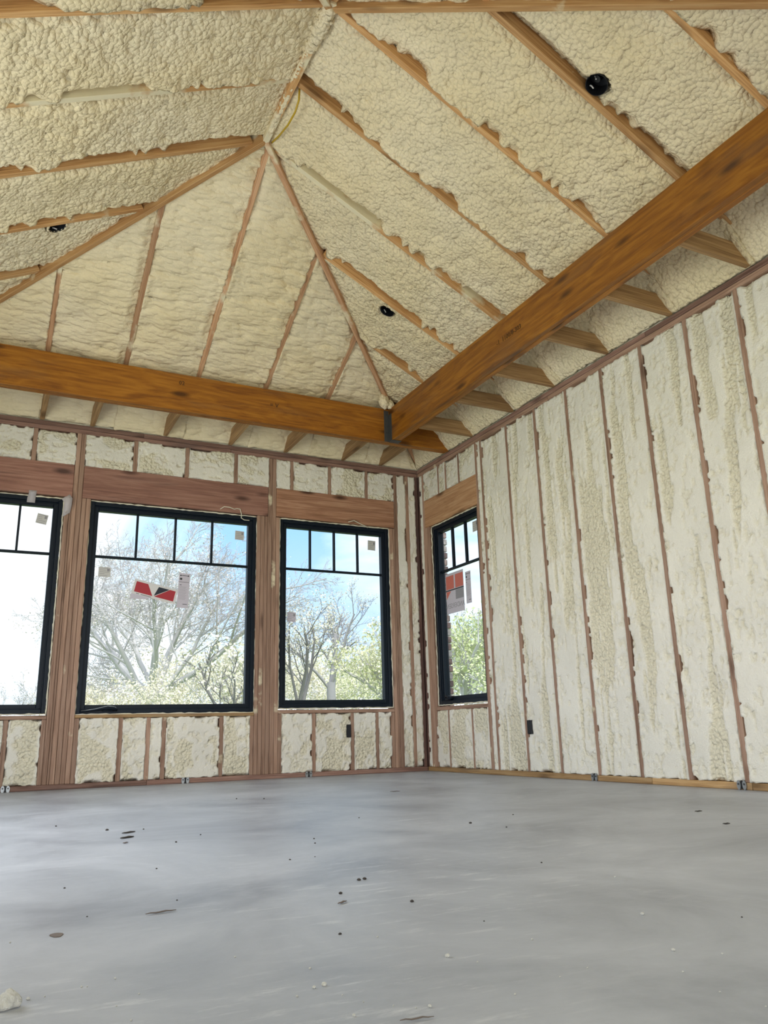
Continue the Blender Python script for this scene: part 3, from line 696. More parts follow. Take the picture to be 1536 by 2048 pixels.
def beam(name, p0, p1, label, plyname='beam_ply'):
    root = empty(name, (0, 0, 0), label, 'beam')
    d = (Vector(p1)-Vector(p0)).normalized(); side = Vector((0, 0, 1)).cross(d)
    for s_ in (-1, 1):
        o = board(plyname, Vector(p0)+side*s_*BT/4, Vector(p1)+side*s_*BT/4, BT/2-.0008, BZ1-BZ0, (0, 0, 1), M['beam'], root, c=.004)
    return root
beam_back = beam('laminated_beam', (-WID, -DB+BT/2, BZ0), (-.001, -DB+BT/2, BZ0), 'orange-brown laminated timber beam running across the room above the windows')
beam_right = beam('laminated_beam', (-DB+BT/2, -DB-.004, BZ0), (-DB+BT/2, -LEN, BZ0), 'orange-brown laminated timber beam running along the bare right wall towards the camera, with black stamped figures')
yb = -DB-.0012; xb = -DB-.0012
stamp('-1  1100/8-303', (xb, -2.62, 3.17), (0, -1, 0), (0, 0, 1), .052, M['beam_ink'], 'ink_stamp', beam_right)
stamp('02', (-2.62, yb, 3.255), (1, 0, 0), (0, 0, 1), .05, M['beam_ink'], 'ink_stamp', beam_back)
stamp('= V', (-1.80, yb, 3.19), (1, 0, 0), (0, 0, 1), .055, M['beam_ink'], 'ink_stamp', beam_back)
# joist hanger
hg = empty('joist_hanger', (-DB, -DB, BZ0), 'grey steel hanger at the corner where the two orange beams meet', 'hanger')
MB().cbox((-.052, -.004, -.002), (-.003, -.0005, .31), .001).build('flange', M['steel_dark'], hg)
MB().cbox((-.0035, -.06, -.002), (-.0005, -.001, .27), .001).build('side_strap', M['steel_dark'], hg)
MB().cbox((-.0035, -.075, -.006), (BT+.003, -.001, -.0025), .001).build('seat', M['steel_dark'], hg)
for i in range(5):
    MB().tube([(-.028, -.004, .03+.06*i), (-.028, -.008, .03+.06*i)], .006, 8).build('nail_head', M['steel_dark'], hg)

# ------------------------------------------------------------------ windows
def window(name, wall, u0, u1, z0, z1, flip=''):
    root = bpy.data.objects.new(name, None); COL.objects.link(root); root['kind'] = 'structure'
    def B(mb, a, b_, c=.003):   # a,b in (u, depth, z)
        if wall == 'back': mb.cbox(a, b_, c)
        else: mb.cbox((a[1], a[0], a[2]), (b_[1], b_[0], b_[2]), c)
    def ring(nm, i0, wd, da, db_, c=.003, mat='frame'):
        a0, a1, c0, c1 = u0+i0, u1-i0, z0+i0, z1-i0
        mb = MB(); B(mb, (a0, da, c0), (a0+wd, db_, c1), c); B(mb, (a1-wd, da, c0), (a1, db_, c1), c)
        B(mb, (a0+wd, da, c0), (a1-wd, db_, c0+wd), c); B(mb, (a0+wd, da, c1-wd), (a1-wd, db_, c1), c)
        return mb.build(nm, M[mat], root)
    ring('frame', 0, .034, .026, .135)
    ring('stop_bead', .0335, .010, .040, .115, .002)
    sash = ring('sash', .036, .036, .047, .105)
    g0, g1, h0, h1 = u0+.072, u1-.072, z0+.072, z1-.072
    mb = MB(); B(mb, (g0-.004, .078, h0-.004), (g1+.004, .084, h1+.004), .0005); mb.build('pane', M['glass'], root)
    zb_ = h1-.395
    nb = 3 if wall == 'back' else 2
    n = nb+1
    for da, db_ in ((.066, .0775), (.0845, .097)):
        mb = MB(); B(mb, (g0, da, zb_-.010), (g1, db_, zb_+.010), .002); mb.build('muntin', M['frame'], root)
        for k in range(1, n):
            x = g0+(g1-g0)*k/n if wall == 'back' else g1-.235*k+.01
            mb = MB(); B(mb, (x-.009, da+.0005, zb_+.010), (x+.009, db_-.0005, h1), .002); mb.build('muntin', M['frame'], root)
    # foam bead squeezed out round the frame
    rng = random.Random(int(abs(u0)*1000))
    mb = MB()
    def bead(p, q):
        n_ = max(6, int((Vector(q)-Vector(p)).length/.03)); pts = []; rad = []
        for i in range(n_+1):
            c = Vector(p).lerp(Vector(q), i/n_); pts.append((c.x+rng.uniform(-.002, .002), c.y+rng.uniform(-.003, .004), c.z+rng.uniform(-.002, .002))); rad.append(rng.uniform(.003, .0085))
        if wall != 'back': pts = [(b2, a2, c2) for a2, b2, c2 in pts]
        mb.tube(pts, rad, 6)
    o_ = .004
    bead((u0-o_, .022, z0-o_), (u0-o_, .022, z1+o_)); bead((u1+o_, .022, z0-o_), (u1+o_, .022, z1+o_))
    bead((u0-o_, .022, z0-o_), (u1+o_, .022, z0-o_)); bead((u0-o_, .022, z1+o_), (u1+o_, .022, z1+o_))
    mb.build('foam_bead', M['foam_bead'], root, True)
    return root
WIN = {k: window(k, *v) for k, v in WINS.items()}
# folding crank on window_2 and on window_4
mb = MB()
mb.tube([(-3.165, .018, .583), (-3.10, .012, .592), (-3.03, .008, .603), (-2.975, .006, .612), (-2.93, .006, .612), (-2.895, .012, .602), (-2.885, .02, .592)], [.007, .010, .012, .015, .018, .015, .008], 8)
mb.cbox((-3.0, .012, .585), (-2.88, .046, .597), .004)
mb.build('crank_handle', M['frame'], WIN['window_2'], True)
mb = MB(); mb.tube([(-3.16, .008, .590), (-3.06, .0, .603), (-2.96, -.010, .626), (-2.90, -.004, .618), (-2.884, .010, .600)], [.0022]*5, 6)
mb.build('crank_trim', M['steel'], WIN['window_2'], True)
mb = MB(); mb.tube([(.018, -.345, .664), (.006, -.38, .676), (.0, -.43, .668), (.004, -.47, .655)], [.008, .011, .011, .008], 8); mb.cbox((.01, -.44, .64), (.045, -.36, .656), .004)
mb.build('crank_handle', M['frame'], WIN['window_4'], True)

# ------------------------------------------------------------------ stickers on the panes
def sticker(loc, wall, rot, label, group=None):
    """empty on the inner face of the pane: local x to the right as seen from the room, y up, z towards the room"""
    o = empty('window_sticker', loc, label, 'sticker', group)
    if wall == 'back': X, Y = Vector((1, 0, 0)), Vector((0, 0, 1))
    else: X, Y = Vector((0, -1, 0)), Vector((0, 0, 1))
    Zv = X.cross(Y); Rm = Matrix.Rotation(rot, 4, Zv)
    X, Y = Rm @ X, Rm @ Y
    mm = Matrix.Identity(4)
    for i in range(3): mm[i][0], mm[i][1], mm[i][2], mm[i][3] = X[i], Y[i], Zv[i], loc[i]
    o.matrix_world = mm
    return o
def flat(name, pts, mat, parent, z0=.0, th=.0006):
    return MB().poly([(x, y, z0) for x, y in pts], (0, 0, 1), th).build(name, M[mat], parent)
def rect(x0, y0, x1, y1): return [(x0, y0), (x1, y0), (x1, y1), (x0, y1)]
def lines(name, rects, mat, parent, z0=.0007):
    mb = MB()
    for r in rects: mb.poly([(x, y, z0) for x, y in rect(*r)], (0, 0, 1), .0003)
    o = mb.build(name, M[mat], parent); o['kind'] = 'stuff'; return o
def on_pane(px, py, wall):
    d = FWD+RIGHT*((px-768)/F_PX)-UP*((py-1024)/F_PX)
    t = (.0775-(CAM.y if wall == 'back' else CAM.x))/(d.y if wall == 'back' else d.x)
    return CAM+d*t
def square_sticker(px, py, wall, w, h, rot, mat, label, n=5):
    s_ = sticker(on_pane(px, py, wall), wall, rot, label)
    flat('label_sheet', rect(-w/2, -h/2, w/2, h/2), mat, s_)
    rr = random.Random(int(px)); L_ = []
    for i in range(n):
        y = -h*.38+h*.76*i/(n-1); x1 = rr.uniform(.0, .4)*w
        L_.append((-w*.4, y-.0016, x1, y+.0016))
    L_.append((w*.2, h*.08, w*.42, h*.36)); lines('printed_lines', L_, 'ink_grey', s_)
    return s_
square_sticker(84, 1038, 'back', .085, .085, -.16, 'paper_grey', 'small grey square sticker high in the cut-off window at the left edge')
square_sticker(479, 1071, 'back', .085, .085, -.03, 'paper_grey', 'small square paper sticker in the top right pane of the widest window')
square_sticker(209, 1144, 'back', .10, .085, 0.0, 'paper_grey', 'faint pale sticker below the bar at the left of the widest window')
square_sticker(743, 1091, 'back', .085, .10, -.04, 'paper_grey', 'small square sticker in the top right pane of the window nearest the corner')
square_sticker(583, 1234, 'back', .085, .09, -.03, 'paper_lilac', 'faint lilac sticker low at the left of the window nearest the corner')
square_sticker(950, 1052, 'right', .085, .10, 0.0, 'paper_grey', 'small pale sticker half hidden by the stud in the side wall window')
# tilted red label
s_ = sticker(on_pane(310, 1183, 'back'), 'back', -.215, 'tilted red, white and black label stuck on the widest window')
flat('label_sheet', rect(-.19, -.065, .19, .065), 'paper', s_)
flat('printed_block', [(-.172, -.045), (-.012, -.045), (-.072, .047), (-.172, .047)], 'red', s_, .0007, .0003)
flat('printed_block', [(.002, -.045), (.172, -.045), (.172, .047), (.122, .047)], 'red', s_, .0007, .0003)
flat('printed_block', [(-.001, -.040), (.022, .047), (.118, .047)], 'navy', s_, .0007, .0003)
lines('printed_lines', [(-.15, -.060, -.125, -.052), (-.11, -.061, -.02, -.053)], 'ink_grey', s_)
MB().poly([(x, y, -.0007) for x, y in [(-.19, -.115), (-.06, -.088), (-.02, -.064), (-.19, -.064)]], (0, 0, 1), .0005).build('folded_flap', M['paper_lilac'], s_)
def tall_label(px, py, wall, w, h, label):
    s_ = sticker(on_pane(px, py, wall), wall, -.035 if wall == 'back' else 0.0, label)
    flat('label_sheet', rect(-w/2, -h/2, w/2, h/2), 'paper_lilac', s_)
    k = w/.1
    lines('printed_lines', [(-w*.38, h*.42, w*.38, h*.435), (-w*.4, h*.408, -w*.3, h*.445), (w*.3, h*.408, w*.4, h*.445), (-w*.4, h*.30, -w*.2, h*.36), (-w*.45, h*.235, w*.45, h*.245), (-w*.38, h*.15, -w*.22, h*.165), (-w*.0, -h*.40, w*.4, -h*.385)], 'ink', s_)
    lines('fine_print', [(-w*.40, h*(.10-.035*i)-.001, w*random.uniform(.15, .42), h*(.10-.035*i)+.001) for i in range(11)], 'ink_grey', s_)
tall_label(367, 1181, 'back', .098, .31, 'tall narrow label with printed lines beside the tilted red label')
# label of the side window, lettering reads mirrored from the room
s_ = sticker(on_pane(910, 1183, 'right'), 'right', 0.0, 'square red and lilac label with mirrored lettering on the side wall window')
flat('label_sheet', rect(-.160, -.20, .160, .19), 'paper_lilac', s_)
flat('printed_block', rect(-.155, .035, -.012, .165), 'red_pale', s_, .0007, .0003)
flat('printed_block', rect(.012, .035, .155, .165), 'red_pale', s_, .0007, .0003)
flat('printed_block', [(-.155, .015), (-.155, -.06), (-.07, .015)], 'red_pale', s_, .0007, .0003)
flat('printed_block', rect(.012, -.075, .155, .015), 'ink_grey', s_, .0007, .0003)
flat('printed_bar', rect(-.165, .018, .16, .030), 'ink', s_, .0008, .0003)
lt = stamp('ANDERSEN', (0, 0, 0), (1, 0, 0), (0, 1, 0), .066, M['ink_grey'], 'mirrored_lettering', s_, .0003, mirror=True)
lt.matrix_world = Matrix.Identity(4); lt.matrix_basis = Matrix.Translation((0, -.13, .0010))
tall_label(937, 1174, 'right', .09, .30, 'tall narrow lilac label beside the square one on the side wall window')

# tape, film and string left on the windows
def strip(name, pts, wdir, w, mat, label, cat):
    mb = MB(); wv = Vector(wdir)*w/2; n = len(pts); rr = random.Random(len(label))
    for p in pts:
        j = Vector((rr.uniform(-.003, .003), rr.uniform(-.003, .0), rr.uniform(-.003, .003)))
        mb.v += [tuple(Vector(p)-wv+j), tuple(Vector(p)+wv-j*.4), tuple(Vector(p)+wv-j*.4+Vector((0, .0012, 0))), tuple(Vector(p)-wv+j+Vector((0, .0012, 0)))]
    for i in range(n-1):
        for a, b_ in ((0, 1), (1, 2), (2, 3), (3, 0)): mb.f.append((4*i+a, 4*i+b_, 4*i+4+b_, 4*i+4+a))
    mb.f += [(3, 2, 1, 0), (4*n-4, 4*n-3, 4*n-2, 4*n-1)]
    return tag(mb.build(name, M[mat], None, True), label, cat)
strip('tape_tab', [(-3.665, -.004, 2.375), (-3.667, -.006, 2.345), (-3.668, .010, 2.335), (-3.67, .018, 2.31), (-3.672, .018, 2.275)], (1, 0, 0), .06, 'film', 'clear tape tab over the top frame of the window at the left edge', 'tape')
strip('plastic_flap', [(-3.435, .015, 2.335), (-3.408, -.004, 2.348), (-3.385, -.010, 2.315), (-3.388, -.008, 2.25), (-3.395, -.004, 2.19)], (.8, 0, .6), .075, 'film', 'crumpled clear plastic flap at the top corner of the window at the left edge', 'plastic')
def string(name, pts, r, mat, label, cat):
    o = MB().tube(pts, r, 6).build(name, M[mat], None, True); return tag(o, label, cat)
string('foam_string', [(-2.085, -.004, 2.375), (-2.05, -.01, 2.40), (-2.0, -.012, 2.398), (-1.955, -.010, 2.385), (-1.93, -.008, 2.395), (-1.90, -.012, 2.39), (-1.885, -.002, 2.35), (-1.88, .015, 2.315), (-1.85, .020, 2.300), (-1.80, .022, 2.30)], .004, 'foam_bead', 'thin white string of foam hanging over the top right of the widest window', 'string')
string('foam_string', [(-.80, .0, 2.375), (-.74, -.008, 2.392), (-.66, -.010, 2.36), (-.60, -.002, 2.345), (-.585, .015, 2.338)], .004, 'foam_bead', 'thin pale string of foam above the window nearest the corner', 'string')

# ------------------------------------------------------------------ recessed light cans
def can(side, px, py, label, r=.062):
    n = NUP[side]; p0 = plane_pt(side, 1, 1)
    d = FWD+RIGHT*((px-768)/F_PX)-UP*((py-1024)/F_PX)
    q = p0+n*.012; t = (q-CAM).dot(n)/d.dot(n); c = CAM+d*t
    root = empty('recessed_light_can', (0, 0, 0), label, 'light housing', 'recessed light cans in the roof foam')
    X = Vector((0, 1, 0)) if side != 'B' else Vector((1, 0, 0)); Y = n.cross(X)
    mm = Matrix.Identity(4)
    for i in range(3): mm[i][0], mm[i][1], mm[i][2], mm[i][3] = X[i], Y[i], n[i], c[i]
    root.matrix_world = mm
    k = 28; mb = MB(); prof = [(r, .10), (r, .0), (r-.003, .0), (r-.003, .09), (.0005, .09)]
    for (rr, zz) in prof:
        for j in range(k): mb.v.append((rr*math.cos(6.2832*j/k), rr*math.sin(6.2832*j/k), zz))
    for i in range(len(prof)-1):
        for j in range(k):
            a, b_ = i*k+j, i*k+(j+1) % k; mb.f.append((a, b_, b_+k, a+k))
    mb.build('housing', M['plastic_black'], root, False)
    MB().tube([(0, 0, .085), (.004, .01, .05)], .02, 12).build('lamp_socket', M['black'], root)
    MB().tube([(-.01, .02, .02), (.0, .03, .05), (.012, .022, .08)], .0035, 6).build('wire', M['paper'], root)
    MB().tube([(.028, .0, .004), (.035, .012, .02), (.045, .018, .03)], .004, 6).build('wire', M['paper'], root)
    mb = MB()
    for j in range(k):
        pass
    pts = [((r+.004)*math.cos(6.2832*j/k), (r+.004)*math.sin(6.2832*j/k), .004+.004*math.sin(j*2.1)) for j in range(k+1)]
    if side == 'L': mb.tube(pts, [.006+.003*abs(math.sin(j*1.7)) for j in range(k+1)], 6, False); mb.build('foam_rim', M['foam_roof'], root, True)
    return root
can('R', 1193, 170, 'black round light can beside a rafter high up near the top right corner')
can('R', 774, 622, 'black round light can against a rafter above the meeting point of the beams')
can('L', 115, 455, 'black round light can in the roof foam at the left edge')

# yellow cable sagging under the ridge
def on_plane(px, py, n, q):
    d = FWD+RIGHT*((px-768)/F_PX)-UP*((py-1024)/F_PX); n = Vector(n); t = (Vector(q)-CAM).dot(n)/d.dot(n); return CAM+d*t
cab = []
for px, py in ((599, 178), (598, 200), (590, 225), (576, 250), (558, 272), (541, 288), (534, 294), (515, 301), (496, 309)):
    cab.append(on_plane(px, py, (1, 0, 0), (-2.44, 0, 0)))
cu_pts = []
for i in range(len(cab)-1):
    for k in range(3): cu_pts.append(cab[i].lerp(cab[i+1], k/3))
tag(MB().tube(cu_pts+[cab[-1]], .0065, 8).build('electric_cable', M['cable'], None, True), 'yellow electric cable sagging under the foam-covered ridge', 'cable')

# ------------------------------------------------------------------ electrical boxes and plate anchors
def ebox(loc, wall, w, h, label):
    root = empty('outlet_box', loc, label, 'outlet box')
    def B(a, b_): return (a, b_) if wall == 'back' else ((a[1], -a[0], a[2]), (b_[1], -b_[0], b_[2]))
    mb = MB(); t = .003; D = .06
    for a, b_ in (((-w/2, -.006, -h/2), (-w/2+t, D, h/2)), ((w/2-t, -.006, -h/2), (w/2, D, h/2)), ((-w/2, -.006, -h/2), (w/2, D, -h/2+t)), ((-w/2, -.006, h/2-t), (w/2, D, h/2)), ((-w/2, D-t, -h/2), (w/2, D, h/2))):
        mb.cbox(*B(a, b_), .0008)
    mb.build('box_shell', M['plastic_black'], root)
    mb = MB(); mb.cbox(*B((-w*.5+.0031, -.0052, -h*.5+.0031), (w*.5-.0031, D-.004, h*.5-.0031)), .002); mb.build('cover', M['plastic_black'], root)
    for s_ in (-1, 1):
        mb = MB(); mb.cbox(*B((-.005, -.009, s_*h*.45-.006), (.005, .003, s_*h*.45+.006)), .001); mb.build('screw_tab', M['black'], root)
    return root
ebox((-.826, -.004, .384), 'back', .042, .115, 'black electric box beside a stud below the window nearest the corner')
ebox((-.004, -1.655, .375), 'right', .058, .105, 'small black electric box low on the bare side wall')
def anchor(loc, wall, label):
    root = empty('plate_anchor', loc, label, 'anchor', 'steel anchors on the bottom plates')
    def V3(u, d, z): return (u, -d, z) if wall == 'back' else (-d, -u, z)
    MB().poly([V3(.024*math.cos(a)*.5, .001, .024*math.sin(a)) for a in np.linspace(0, 6.2832, 12)[:-1]], V3(0, 1, 0), .004).build('anchor_gap', M['black'], root)
    for s_ in (-1, 1):
        MB().poly([V3(s_*.019+.013*math.cos(a), .001, -.002+.026*math.sin(a)) for a in np.linspace(0, 6.2832, 18)[:-1]], V3(0, 1, 0), .007).build('steel_lobe', M['steel'], root)
        MB().tube([V3(s_*.019, .007, .004), V3(s_*.019, .011, .004)], .006, 8).build('screw_head', M['steel_dark'], root)
for u, lab in ((2.361, 'shiny steel anchor on the side wall bottom plate, farther one'), (3.597, 'shiny steel anchor on the side wall bottom plate, nearer one at the right edge')):
    anchor((-.001, -u, .028), 'right', lab)
for u, lab in ((-3.659, 'steel anchor on the bottom plate at the left edge below the cut-off window'), (-2.309, 'steel anchor on the bottom plate below the widest window'), (-1.219, 'steel anchor on the bottom plate below the window nearest the corner')):
    anchor((u, -.001, .024), 'back', lab)

# ------------------------------------------------------------------ bricks outside the side window
zb_ = .35; i = 0
rr = random.Random(3)
mb = MB(); mb.box((.178, -.075, .30), (.262, .12, 2.60)); mb.build('mortar', M['mortar'], wall_right)
while zb_ < 2.56:
    off = (.0 if i % 2 else -.007)+rr.uniform(-.002, .002)
    for (ya, yb2) in ((-.086+off, .12),):
        o = MB().cbox((.17, ya, zb_), (.272, yb2, zb_+.058), .004).build('brick', M['brick%d' % rr.choice([0, 0, 1, 2, 3])], wall_right)
    zb_ += .0715; i += 1

# ------------------------------------------------------------------ things on the floor
def fl(px, py):
    d = FWD+RIGHT*((px-768)/F_PX)-UP*((py-1024)/F_PX); t = -CAM.z/d.z; return CAM+d*t
c = fl(14, 2018); tag(lump('foam_chunk', (c.x, c.y, .010), (.016, .015, .013), M['foam_chunk'], None, 3, 3, 1, .5), 'white torn foam chunk on the concrete at the bottom left corner', 'foam scrap')
named = [(895, 1915, 5.5, 'white foam crumb alone right of the middle of the floor in the foreground'), (648, 1972, 5.5, 'largest of the white crumbs grouped at the bottom centre of the floor'), (628, 1977, 4, 'white crumb just left of the largest one at the bottom centre'),
         (708, 2033, 4, 'white crumb near the bottom edge below the centre group'), (860, 2015, 4.5, 'white crumb near the bottom edge right of the centre group'), (1347, 1902, 4, 'white crumb on the dark right part of the floor'), (1285, 1830, 4, 'white crumb far out on the right part of the floor'), (56, 2000, 4, 'white crumb just right of the torn foam chunk')]
for i, (px, py, r, lab) in enumerate(named):
    p = fl(px, py); r_ = .8*r/F_PX*(p-CAM).length
    tag(lump('foam_crumb', (p.x, p.y, r_*.62), (r_, r_, r_*.8), M['foam_chunk'], None, 20+i, 2, 1, .3), lab, 'foam scrap', 'white foam crumbs on the floor')
tiny = [(594, 1994), (685, 1991), (727, 2005), (787, 2012), (1532, 2014), (1445, 1909), (89, 1994), (230, 1958), (163, 1975), (278, 1989), (262, 2042), (174, 1974), (233, 2013), (1120, 1955), (1064, 1880), (1175, 1937), (832, 2017), (1230, 1755), (1440, 1985), (20, 1886), (1030, 1990), (1366, 1945), (955, 1925), (755, 1875), (470, 1915), (620, 1938)]
for i, (px, py) in enumerate(tiny):
    p = fl(px, py); r_ = random.uniform(1.3, 2.2)/F_PX*(p-CAM).length
    tag(lump('foam_crumb', (p.x, p.y, r_*.6), (r_, r_, r_*.8), M['foam_chunk'], None, 50+i, 2, 1, .3), 'tiny pale foam crumb on the bare concrete floor', 'foam scrap', 'tiny foam crumbs scattered over the floor')
dark = [(718, 1761, 4, 'dark pebble, left one of a pair in the middle of the floor'), (729, 1759, 4, 'dark pebble, right one of a pair in the middle of the floor'), (681, 1788, 4, 'dark pebble just above the small splinter in the middle of the floor'), (680, 1869, 3.2, 'dark pebble in the foreground below the small splinter'), (941, 1647, 3, 'dark pebble far out on the floor right of the middle'), (214, 1661, 3, 'dark pebble left of the two dark slivers'), (824, 1804, 4, 'grey crumb right of the middle of the floor')]
for i, (px, py, r, lab) in enumerate(dark):
    p = fl(px, py); r_ = .8*r/F_PX*(p-CAM).length
    tag(lump('pebble', (p.x, p.y, r_*.5), (r_*1.2, r_, r_*.7), M['chip'], None, 90+i, 2, 1, .3), lab, 'pebble', 'dark pebbles on the floor')
for i, (px, py) in enumerate([(112, 1653), (401, 1670), (352, 1685), (473, 1598), (528, 1598), (630, 1687), (718, 1636), (628, 1678), (630, 1714), (313, 1738), (129, 1777), (287, 1659), (1083, 1726), (1026, 1630), (1484, 1835), (354, 1801), (174, 1834), (968, 1843), (580, 1720), (1013, 1655)]):
    p = fl(px, py); r_ = random.uniform(1.2, 1.8)/F_PX*(p-CAM).length
    tag(lump('grit', (p.x, p.y, r_*.5), (r_*1.2, r_, r_*.7), M['chip'], None, 120+i, 1, 1, .3), 'tiny dark speck of grit on the concrete floor', 'grit', 'dark specks of grit on the floor')
def sliver(p, q, w, mat, label, name='wood_splinter'):
    a, b_ = fl(*p), fl(*q); d = b_-a; n = Vector((-d.y, d.x, 0)).normalized(); mb = MB(); k = 7
    pts = [a.lerp(b_, i/(k-1))+Vector((0, 0, .003+.0015*math.sin(i*2))) for i in range(k)]
    mb.tube(pts, [w*(.25+.75*math.sin(math.pi*(.08+.84*i/(k-1)))) for i in range(k)], 6)
    for j, v in enumerate(mb.v): mb.v[j] = (v[0], v[1], max(.0005, .003+(v[2]-.003)*.5))
    return tag(mb.build(name, M[mat], None, True), label, 'splinter')
sliver((244, 1668), (270, 1664), 0.0065, 'chip', 'dark sliver far out on the left floor, upper of two')
sliver((241, 1678), (267, 1674), 0.0080, 'chip', 'dark sliver far out on the left floor, lower of two')
sliver((246, 1688), (256, 1686), 0.0040, 'chip_brown', 'short dark sliver just below the two longer ones')
sliver((291, 1831), (352, 1822), 0.0035, 'chip_brown', 'long thin grey-brown splinter on the left floor')
sliver((676, 1810), (693, 1804), 0.0035, 'chip_brown', 'short splinter lying in the middle of the floor')
sliver((800, 2046), (868, 2037), 0.0020, 'chip_brown', 'thin brown splinter at the bottom edge of the floor')
sliver((1390, 1624), (1404, 1623), 0.0050, 'chip', 'short dark sliver far out on the right floor, farther of two')
sliver((1446, 1649), (1460, 1648), 0.0050, 'chip', 'short dark sliver far out on the right floor, nearer of two')
sliver((780, 1584), (800, 1583), 0.0040, 'chip_brown', 'thin sliver on the far floor below the corner window')
# dried puddle mark, a slightly raised dark patch of mud
p = fl(113, 1871); tag(MB().poly([(p.x+.012*math.cos(a)*(1+.15*math.sin(3*a)), p.y+.018*math.sin(a), .0002) for a in np.linspace(0, 6.2832, 22)[:-1]], (0, 0, 1), .0012).build('mud_patch', M['chip_brown']), 'flat brown mud patch on the floor at the lower left', 'mud')

# ------------------------------------------------------------------ trees outside
def tube_np(branches, name, mat, parent):
    """branches: list of (points (n,3), radii (n,), sides)"""
    Vs, Fs, off = [], [], 0
    for P, Rr, k in branches:
        n = len(P); T = np.gradient(P, axis=0); T /= np.linalg.norm(T, axis=1)[:, None]+1e-9
        ref = np.array([.31, .22, .93]); 
        Uu = np.cross(T, ref); l = np.linalg.norm(Uu, axis=1)[:, None]; Uu = np.where(l < .1, np.cross(T, [1, 0, 0]), Uu); Uu /= np.linalg.norm(Uu, axis=1)[:, None]+1e-9
        Wv = np.cross(T, Uu); an = 2*np.pi*np.arange(k)/k
        ringv = P[:, None, :]+Rr[:, None, None]*(np.cos(an)[None, :, None]*Uu[:, None, :]+np.sin(an)[None, :, None]*Wv[:, None, :])
        Vs.append(ringv.reshape(-1, 3))
        I, J = np.meshgrid(np.arange(n-1), np.arange(k), indexing='ij'); a = off+I*k+J; b_ = off+I*k+(J+1) % k
        Fs.append(np.stack([a, b_, b_+k, a+k], -1).reshape(-1, 4)); off += n*k
    return quads(np.concatenate(Vs), np.concatenate(Fs), name, mat, parent)
def quads(V, Fa, name, mat, parent, smooth=True):
    Fa = Fa.astype(np.int32); me = bpy.data.meshes.new(name)
    me.vertices.add(len(V)); me.vertices.foreach_set('co', V.astype(np.float32).ravel())
    me.loops.add(Fa.size); me.loops.foreach_set('vertex_index', Fa.ravel())
    me.polygons.add(len(Fa)); me.polygons.foreach_set('loop_start', np.arange(0, Fa.size, 4, dtype=np.int32))
    me.polygons.foreach_set('use_smooth', np.full(len(Fa), smooth)); me.update(calc_edges=True)
    return link(name, me, mat, parent)
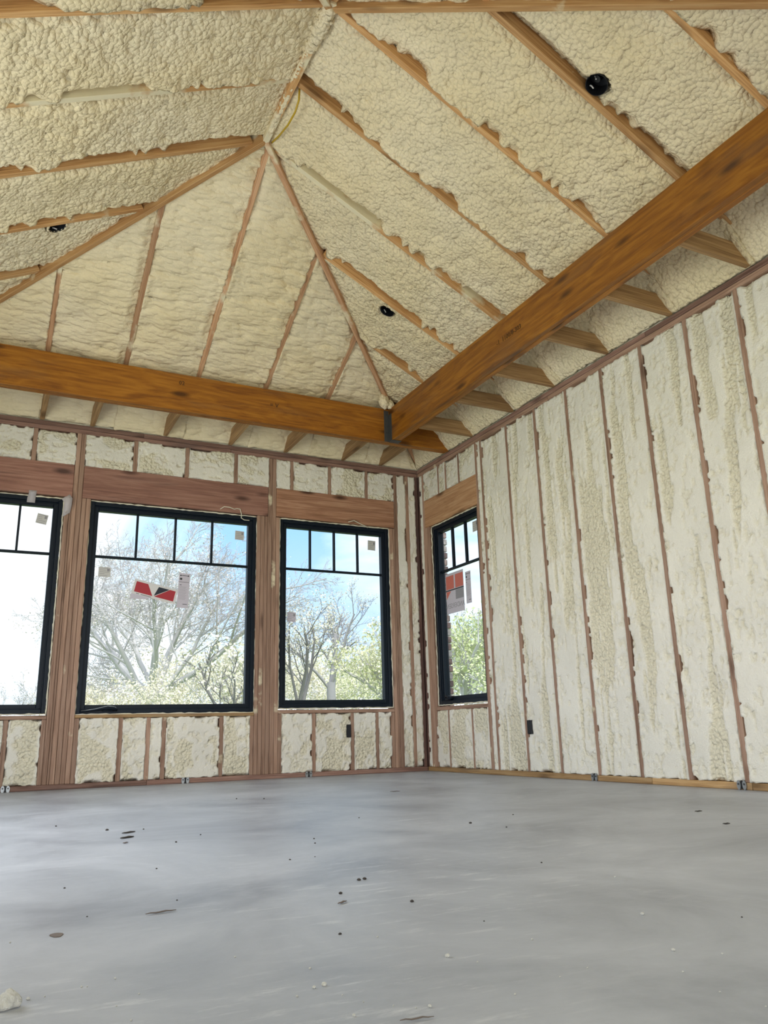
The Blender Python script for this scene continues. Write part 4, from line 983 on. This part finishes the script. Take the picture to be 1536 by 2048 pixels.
def tree(px, py, dist, top_px, label, seed, bark='bark', leaf='bud_pink', nleaf=2500, leafsize=.05, forks=4, forkz=None, spread=.9, levels=4, kids=(5, 6, 6, 5), girth=.16, lean=(0, 0), group='trees outside the windows', twig=.009, droop=0.0, lead=.6):
    """px: image column of the trunk, dist: metres ahead; top_px: image row of the crown top; forkz: height of first fork above ground"""
    rg = np.random.default_rng(seed)
    d = FWD+RIGHT*((px-768)/F_PX)-UP*((py-1024)/F_PX); s_ = dist/math.hypot(d.x, d.y); q = CAM+d*s_
    zg = -1.2; d2 = FWD+RIGHT*((px-768)/F_PX)-UP*((top_px-1024)/F_PX); ztop = CAM.z+d2.z*dist/math.hypot(d2.x, d2.y)
    Ht = ztop-zg; fz = forkz if forkz else Ht*.35
    root = empty('bare_tree' if leaf in ('bud_pink',) else 'spring_tree', (q.x, q.y, zg), label, 'tree', group)
    main, twigs, tips = [], [], []
    def grow(p, dr, ln, r, lev):
        n = 7 if lev < 2 else 5
        pts = [p]; dd = dr/np.linalg.norm(dr); st = ln/(n-1)
        for i in range(n-1):
            dd = dd+rg.normal(0, .13 if lev else .06, 3)+np.array([0, 0, (.07 if lev < 3 else .02)-droop])
            dd /= np.linalg.norm(dd); pts.append(pts[-1]+dd*st)
        pts = np.array(pts); rad = np.linspace(r, max(r*.42, twig*.55), n)
        (main if lev < 3 else twigs).append((pts, rad, 7 if lev == 0 else (5 if lev == 1 else (4 if lev == 2 else 3))))
        if lev >= levels:
            tips.append(pts[-1]); tips.append(pts[n//2]); return
        nk = kids[min(lev, len(kids)-1)]
        for i in range(nk):
            t = .28+.72*(i+rg.uniform(.2, .9))/nk; j = min(int(t*(n-1)), n-2); f = t*(n-1)-j
            b = pts[j]*(1-f)+pts[j+1]*f; dl = pts[j+1]-pts[j]; dl /= np.linalg.norm(dl)
            perp = rg.normal(0, 1, 3); perp -= dl*perp.dot(dl); perp /= np.linalg.norm(perp)
            ang = rg.uniform(.45, .85)
            grow(b, dl*math.cos(ang)+perp*math.sin(ang), ln*rg.uniform(.42, .62)*(1.12-.45*t), max(r*.42*(1-.3*t), twig), lev+1)
    tp = np.array([0, 0, 0.]); trunk = np.array([[lean[0]*t*fz+.03*math.sin(3*t), lean[1]*t*fz, fz*t] for t in np.linspace(0, 1, 6)])
    main.append((trunk, np.linspace(girth*1.25, girth, 6), 9))
    for i in range(forks):
        az = 2*math.pi*(i+rg.uniform(-.25, .25))/forks; el = rg.uniform(.55, 1.0) if i else .15
        dr = np.array([math.cos(az)*spread*el, math.sin(az)*spread*el, 1.0])
        grow(trunk[-1]-np.array([0, 0, rg.uniform(0, .25)*fz*.5]), dr, (Ht-fz)*rg.uniform(.62, .78)*(1.0+.25*el*spread), girth*(rg.uniform(.42, .62) if i else lead), 1)
    # scale the crown so that its top reaches the row measured in the photograph
    mz = np.percentile(np.concatenate([b[0][:, 2] for b in twigs]), 99.6)
    kz = (Ht-fz)/(mz-fz)
    for lst in (main, twigs):
        for P, _, _ in lst:
            P[:, 2] = np.where(P[:, 2] > fz, fz+(P[:, 2]-fz)*kz, P[:, 2])
    T = np.array(tips); T[:, 2] = np.where(T[:, 2] > fz, fz+(T[:, 2]-fz)*kz, T[:, 2])
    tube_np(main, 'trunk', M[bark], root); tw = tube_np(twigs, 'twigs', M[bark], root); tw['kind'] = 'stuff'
    c = T[rg.integers(0, len(T), nleaf)]+rg.normal(0, leafsize*2.2, (nleaf, 3))
    a = rg.normal(0, 1, (nleaf, 3)); a /= np.linalg.norm(a, axis=1)[:, None]; b = np.cross(a, rg.normal(0, 1, (nleaf, 3))); b /= np.linalg.norm(b, axis=1)[:, None]
    sz = leafsize*rg.uniform(.5, 1.2, (nleaf, 1)); 
    V = np.stack([c-a*sz, c+b*sz*.55, c+a*sz, c-b*sz*.55], 1).reshape(-1, 3); Fa = np.arange(nleaf*4).reshape(-1, 4)
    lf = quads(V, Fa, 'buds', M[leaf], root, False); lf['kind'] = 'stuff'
    return root
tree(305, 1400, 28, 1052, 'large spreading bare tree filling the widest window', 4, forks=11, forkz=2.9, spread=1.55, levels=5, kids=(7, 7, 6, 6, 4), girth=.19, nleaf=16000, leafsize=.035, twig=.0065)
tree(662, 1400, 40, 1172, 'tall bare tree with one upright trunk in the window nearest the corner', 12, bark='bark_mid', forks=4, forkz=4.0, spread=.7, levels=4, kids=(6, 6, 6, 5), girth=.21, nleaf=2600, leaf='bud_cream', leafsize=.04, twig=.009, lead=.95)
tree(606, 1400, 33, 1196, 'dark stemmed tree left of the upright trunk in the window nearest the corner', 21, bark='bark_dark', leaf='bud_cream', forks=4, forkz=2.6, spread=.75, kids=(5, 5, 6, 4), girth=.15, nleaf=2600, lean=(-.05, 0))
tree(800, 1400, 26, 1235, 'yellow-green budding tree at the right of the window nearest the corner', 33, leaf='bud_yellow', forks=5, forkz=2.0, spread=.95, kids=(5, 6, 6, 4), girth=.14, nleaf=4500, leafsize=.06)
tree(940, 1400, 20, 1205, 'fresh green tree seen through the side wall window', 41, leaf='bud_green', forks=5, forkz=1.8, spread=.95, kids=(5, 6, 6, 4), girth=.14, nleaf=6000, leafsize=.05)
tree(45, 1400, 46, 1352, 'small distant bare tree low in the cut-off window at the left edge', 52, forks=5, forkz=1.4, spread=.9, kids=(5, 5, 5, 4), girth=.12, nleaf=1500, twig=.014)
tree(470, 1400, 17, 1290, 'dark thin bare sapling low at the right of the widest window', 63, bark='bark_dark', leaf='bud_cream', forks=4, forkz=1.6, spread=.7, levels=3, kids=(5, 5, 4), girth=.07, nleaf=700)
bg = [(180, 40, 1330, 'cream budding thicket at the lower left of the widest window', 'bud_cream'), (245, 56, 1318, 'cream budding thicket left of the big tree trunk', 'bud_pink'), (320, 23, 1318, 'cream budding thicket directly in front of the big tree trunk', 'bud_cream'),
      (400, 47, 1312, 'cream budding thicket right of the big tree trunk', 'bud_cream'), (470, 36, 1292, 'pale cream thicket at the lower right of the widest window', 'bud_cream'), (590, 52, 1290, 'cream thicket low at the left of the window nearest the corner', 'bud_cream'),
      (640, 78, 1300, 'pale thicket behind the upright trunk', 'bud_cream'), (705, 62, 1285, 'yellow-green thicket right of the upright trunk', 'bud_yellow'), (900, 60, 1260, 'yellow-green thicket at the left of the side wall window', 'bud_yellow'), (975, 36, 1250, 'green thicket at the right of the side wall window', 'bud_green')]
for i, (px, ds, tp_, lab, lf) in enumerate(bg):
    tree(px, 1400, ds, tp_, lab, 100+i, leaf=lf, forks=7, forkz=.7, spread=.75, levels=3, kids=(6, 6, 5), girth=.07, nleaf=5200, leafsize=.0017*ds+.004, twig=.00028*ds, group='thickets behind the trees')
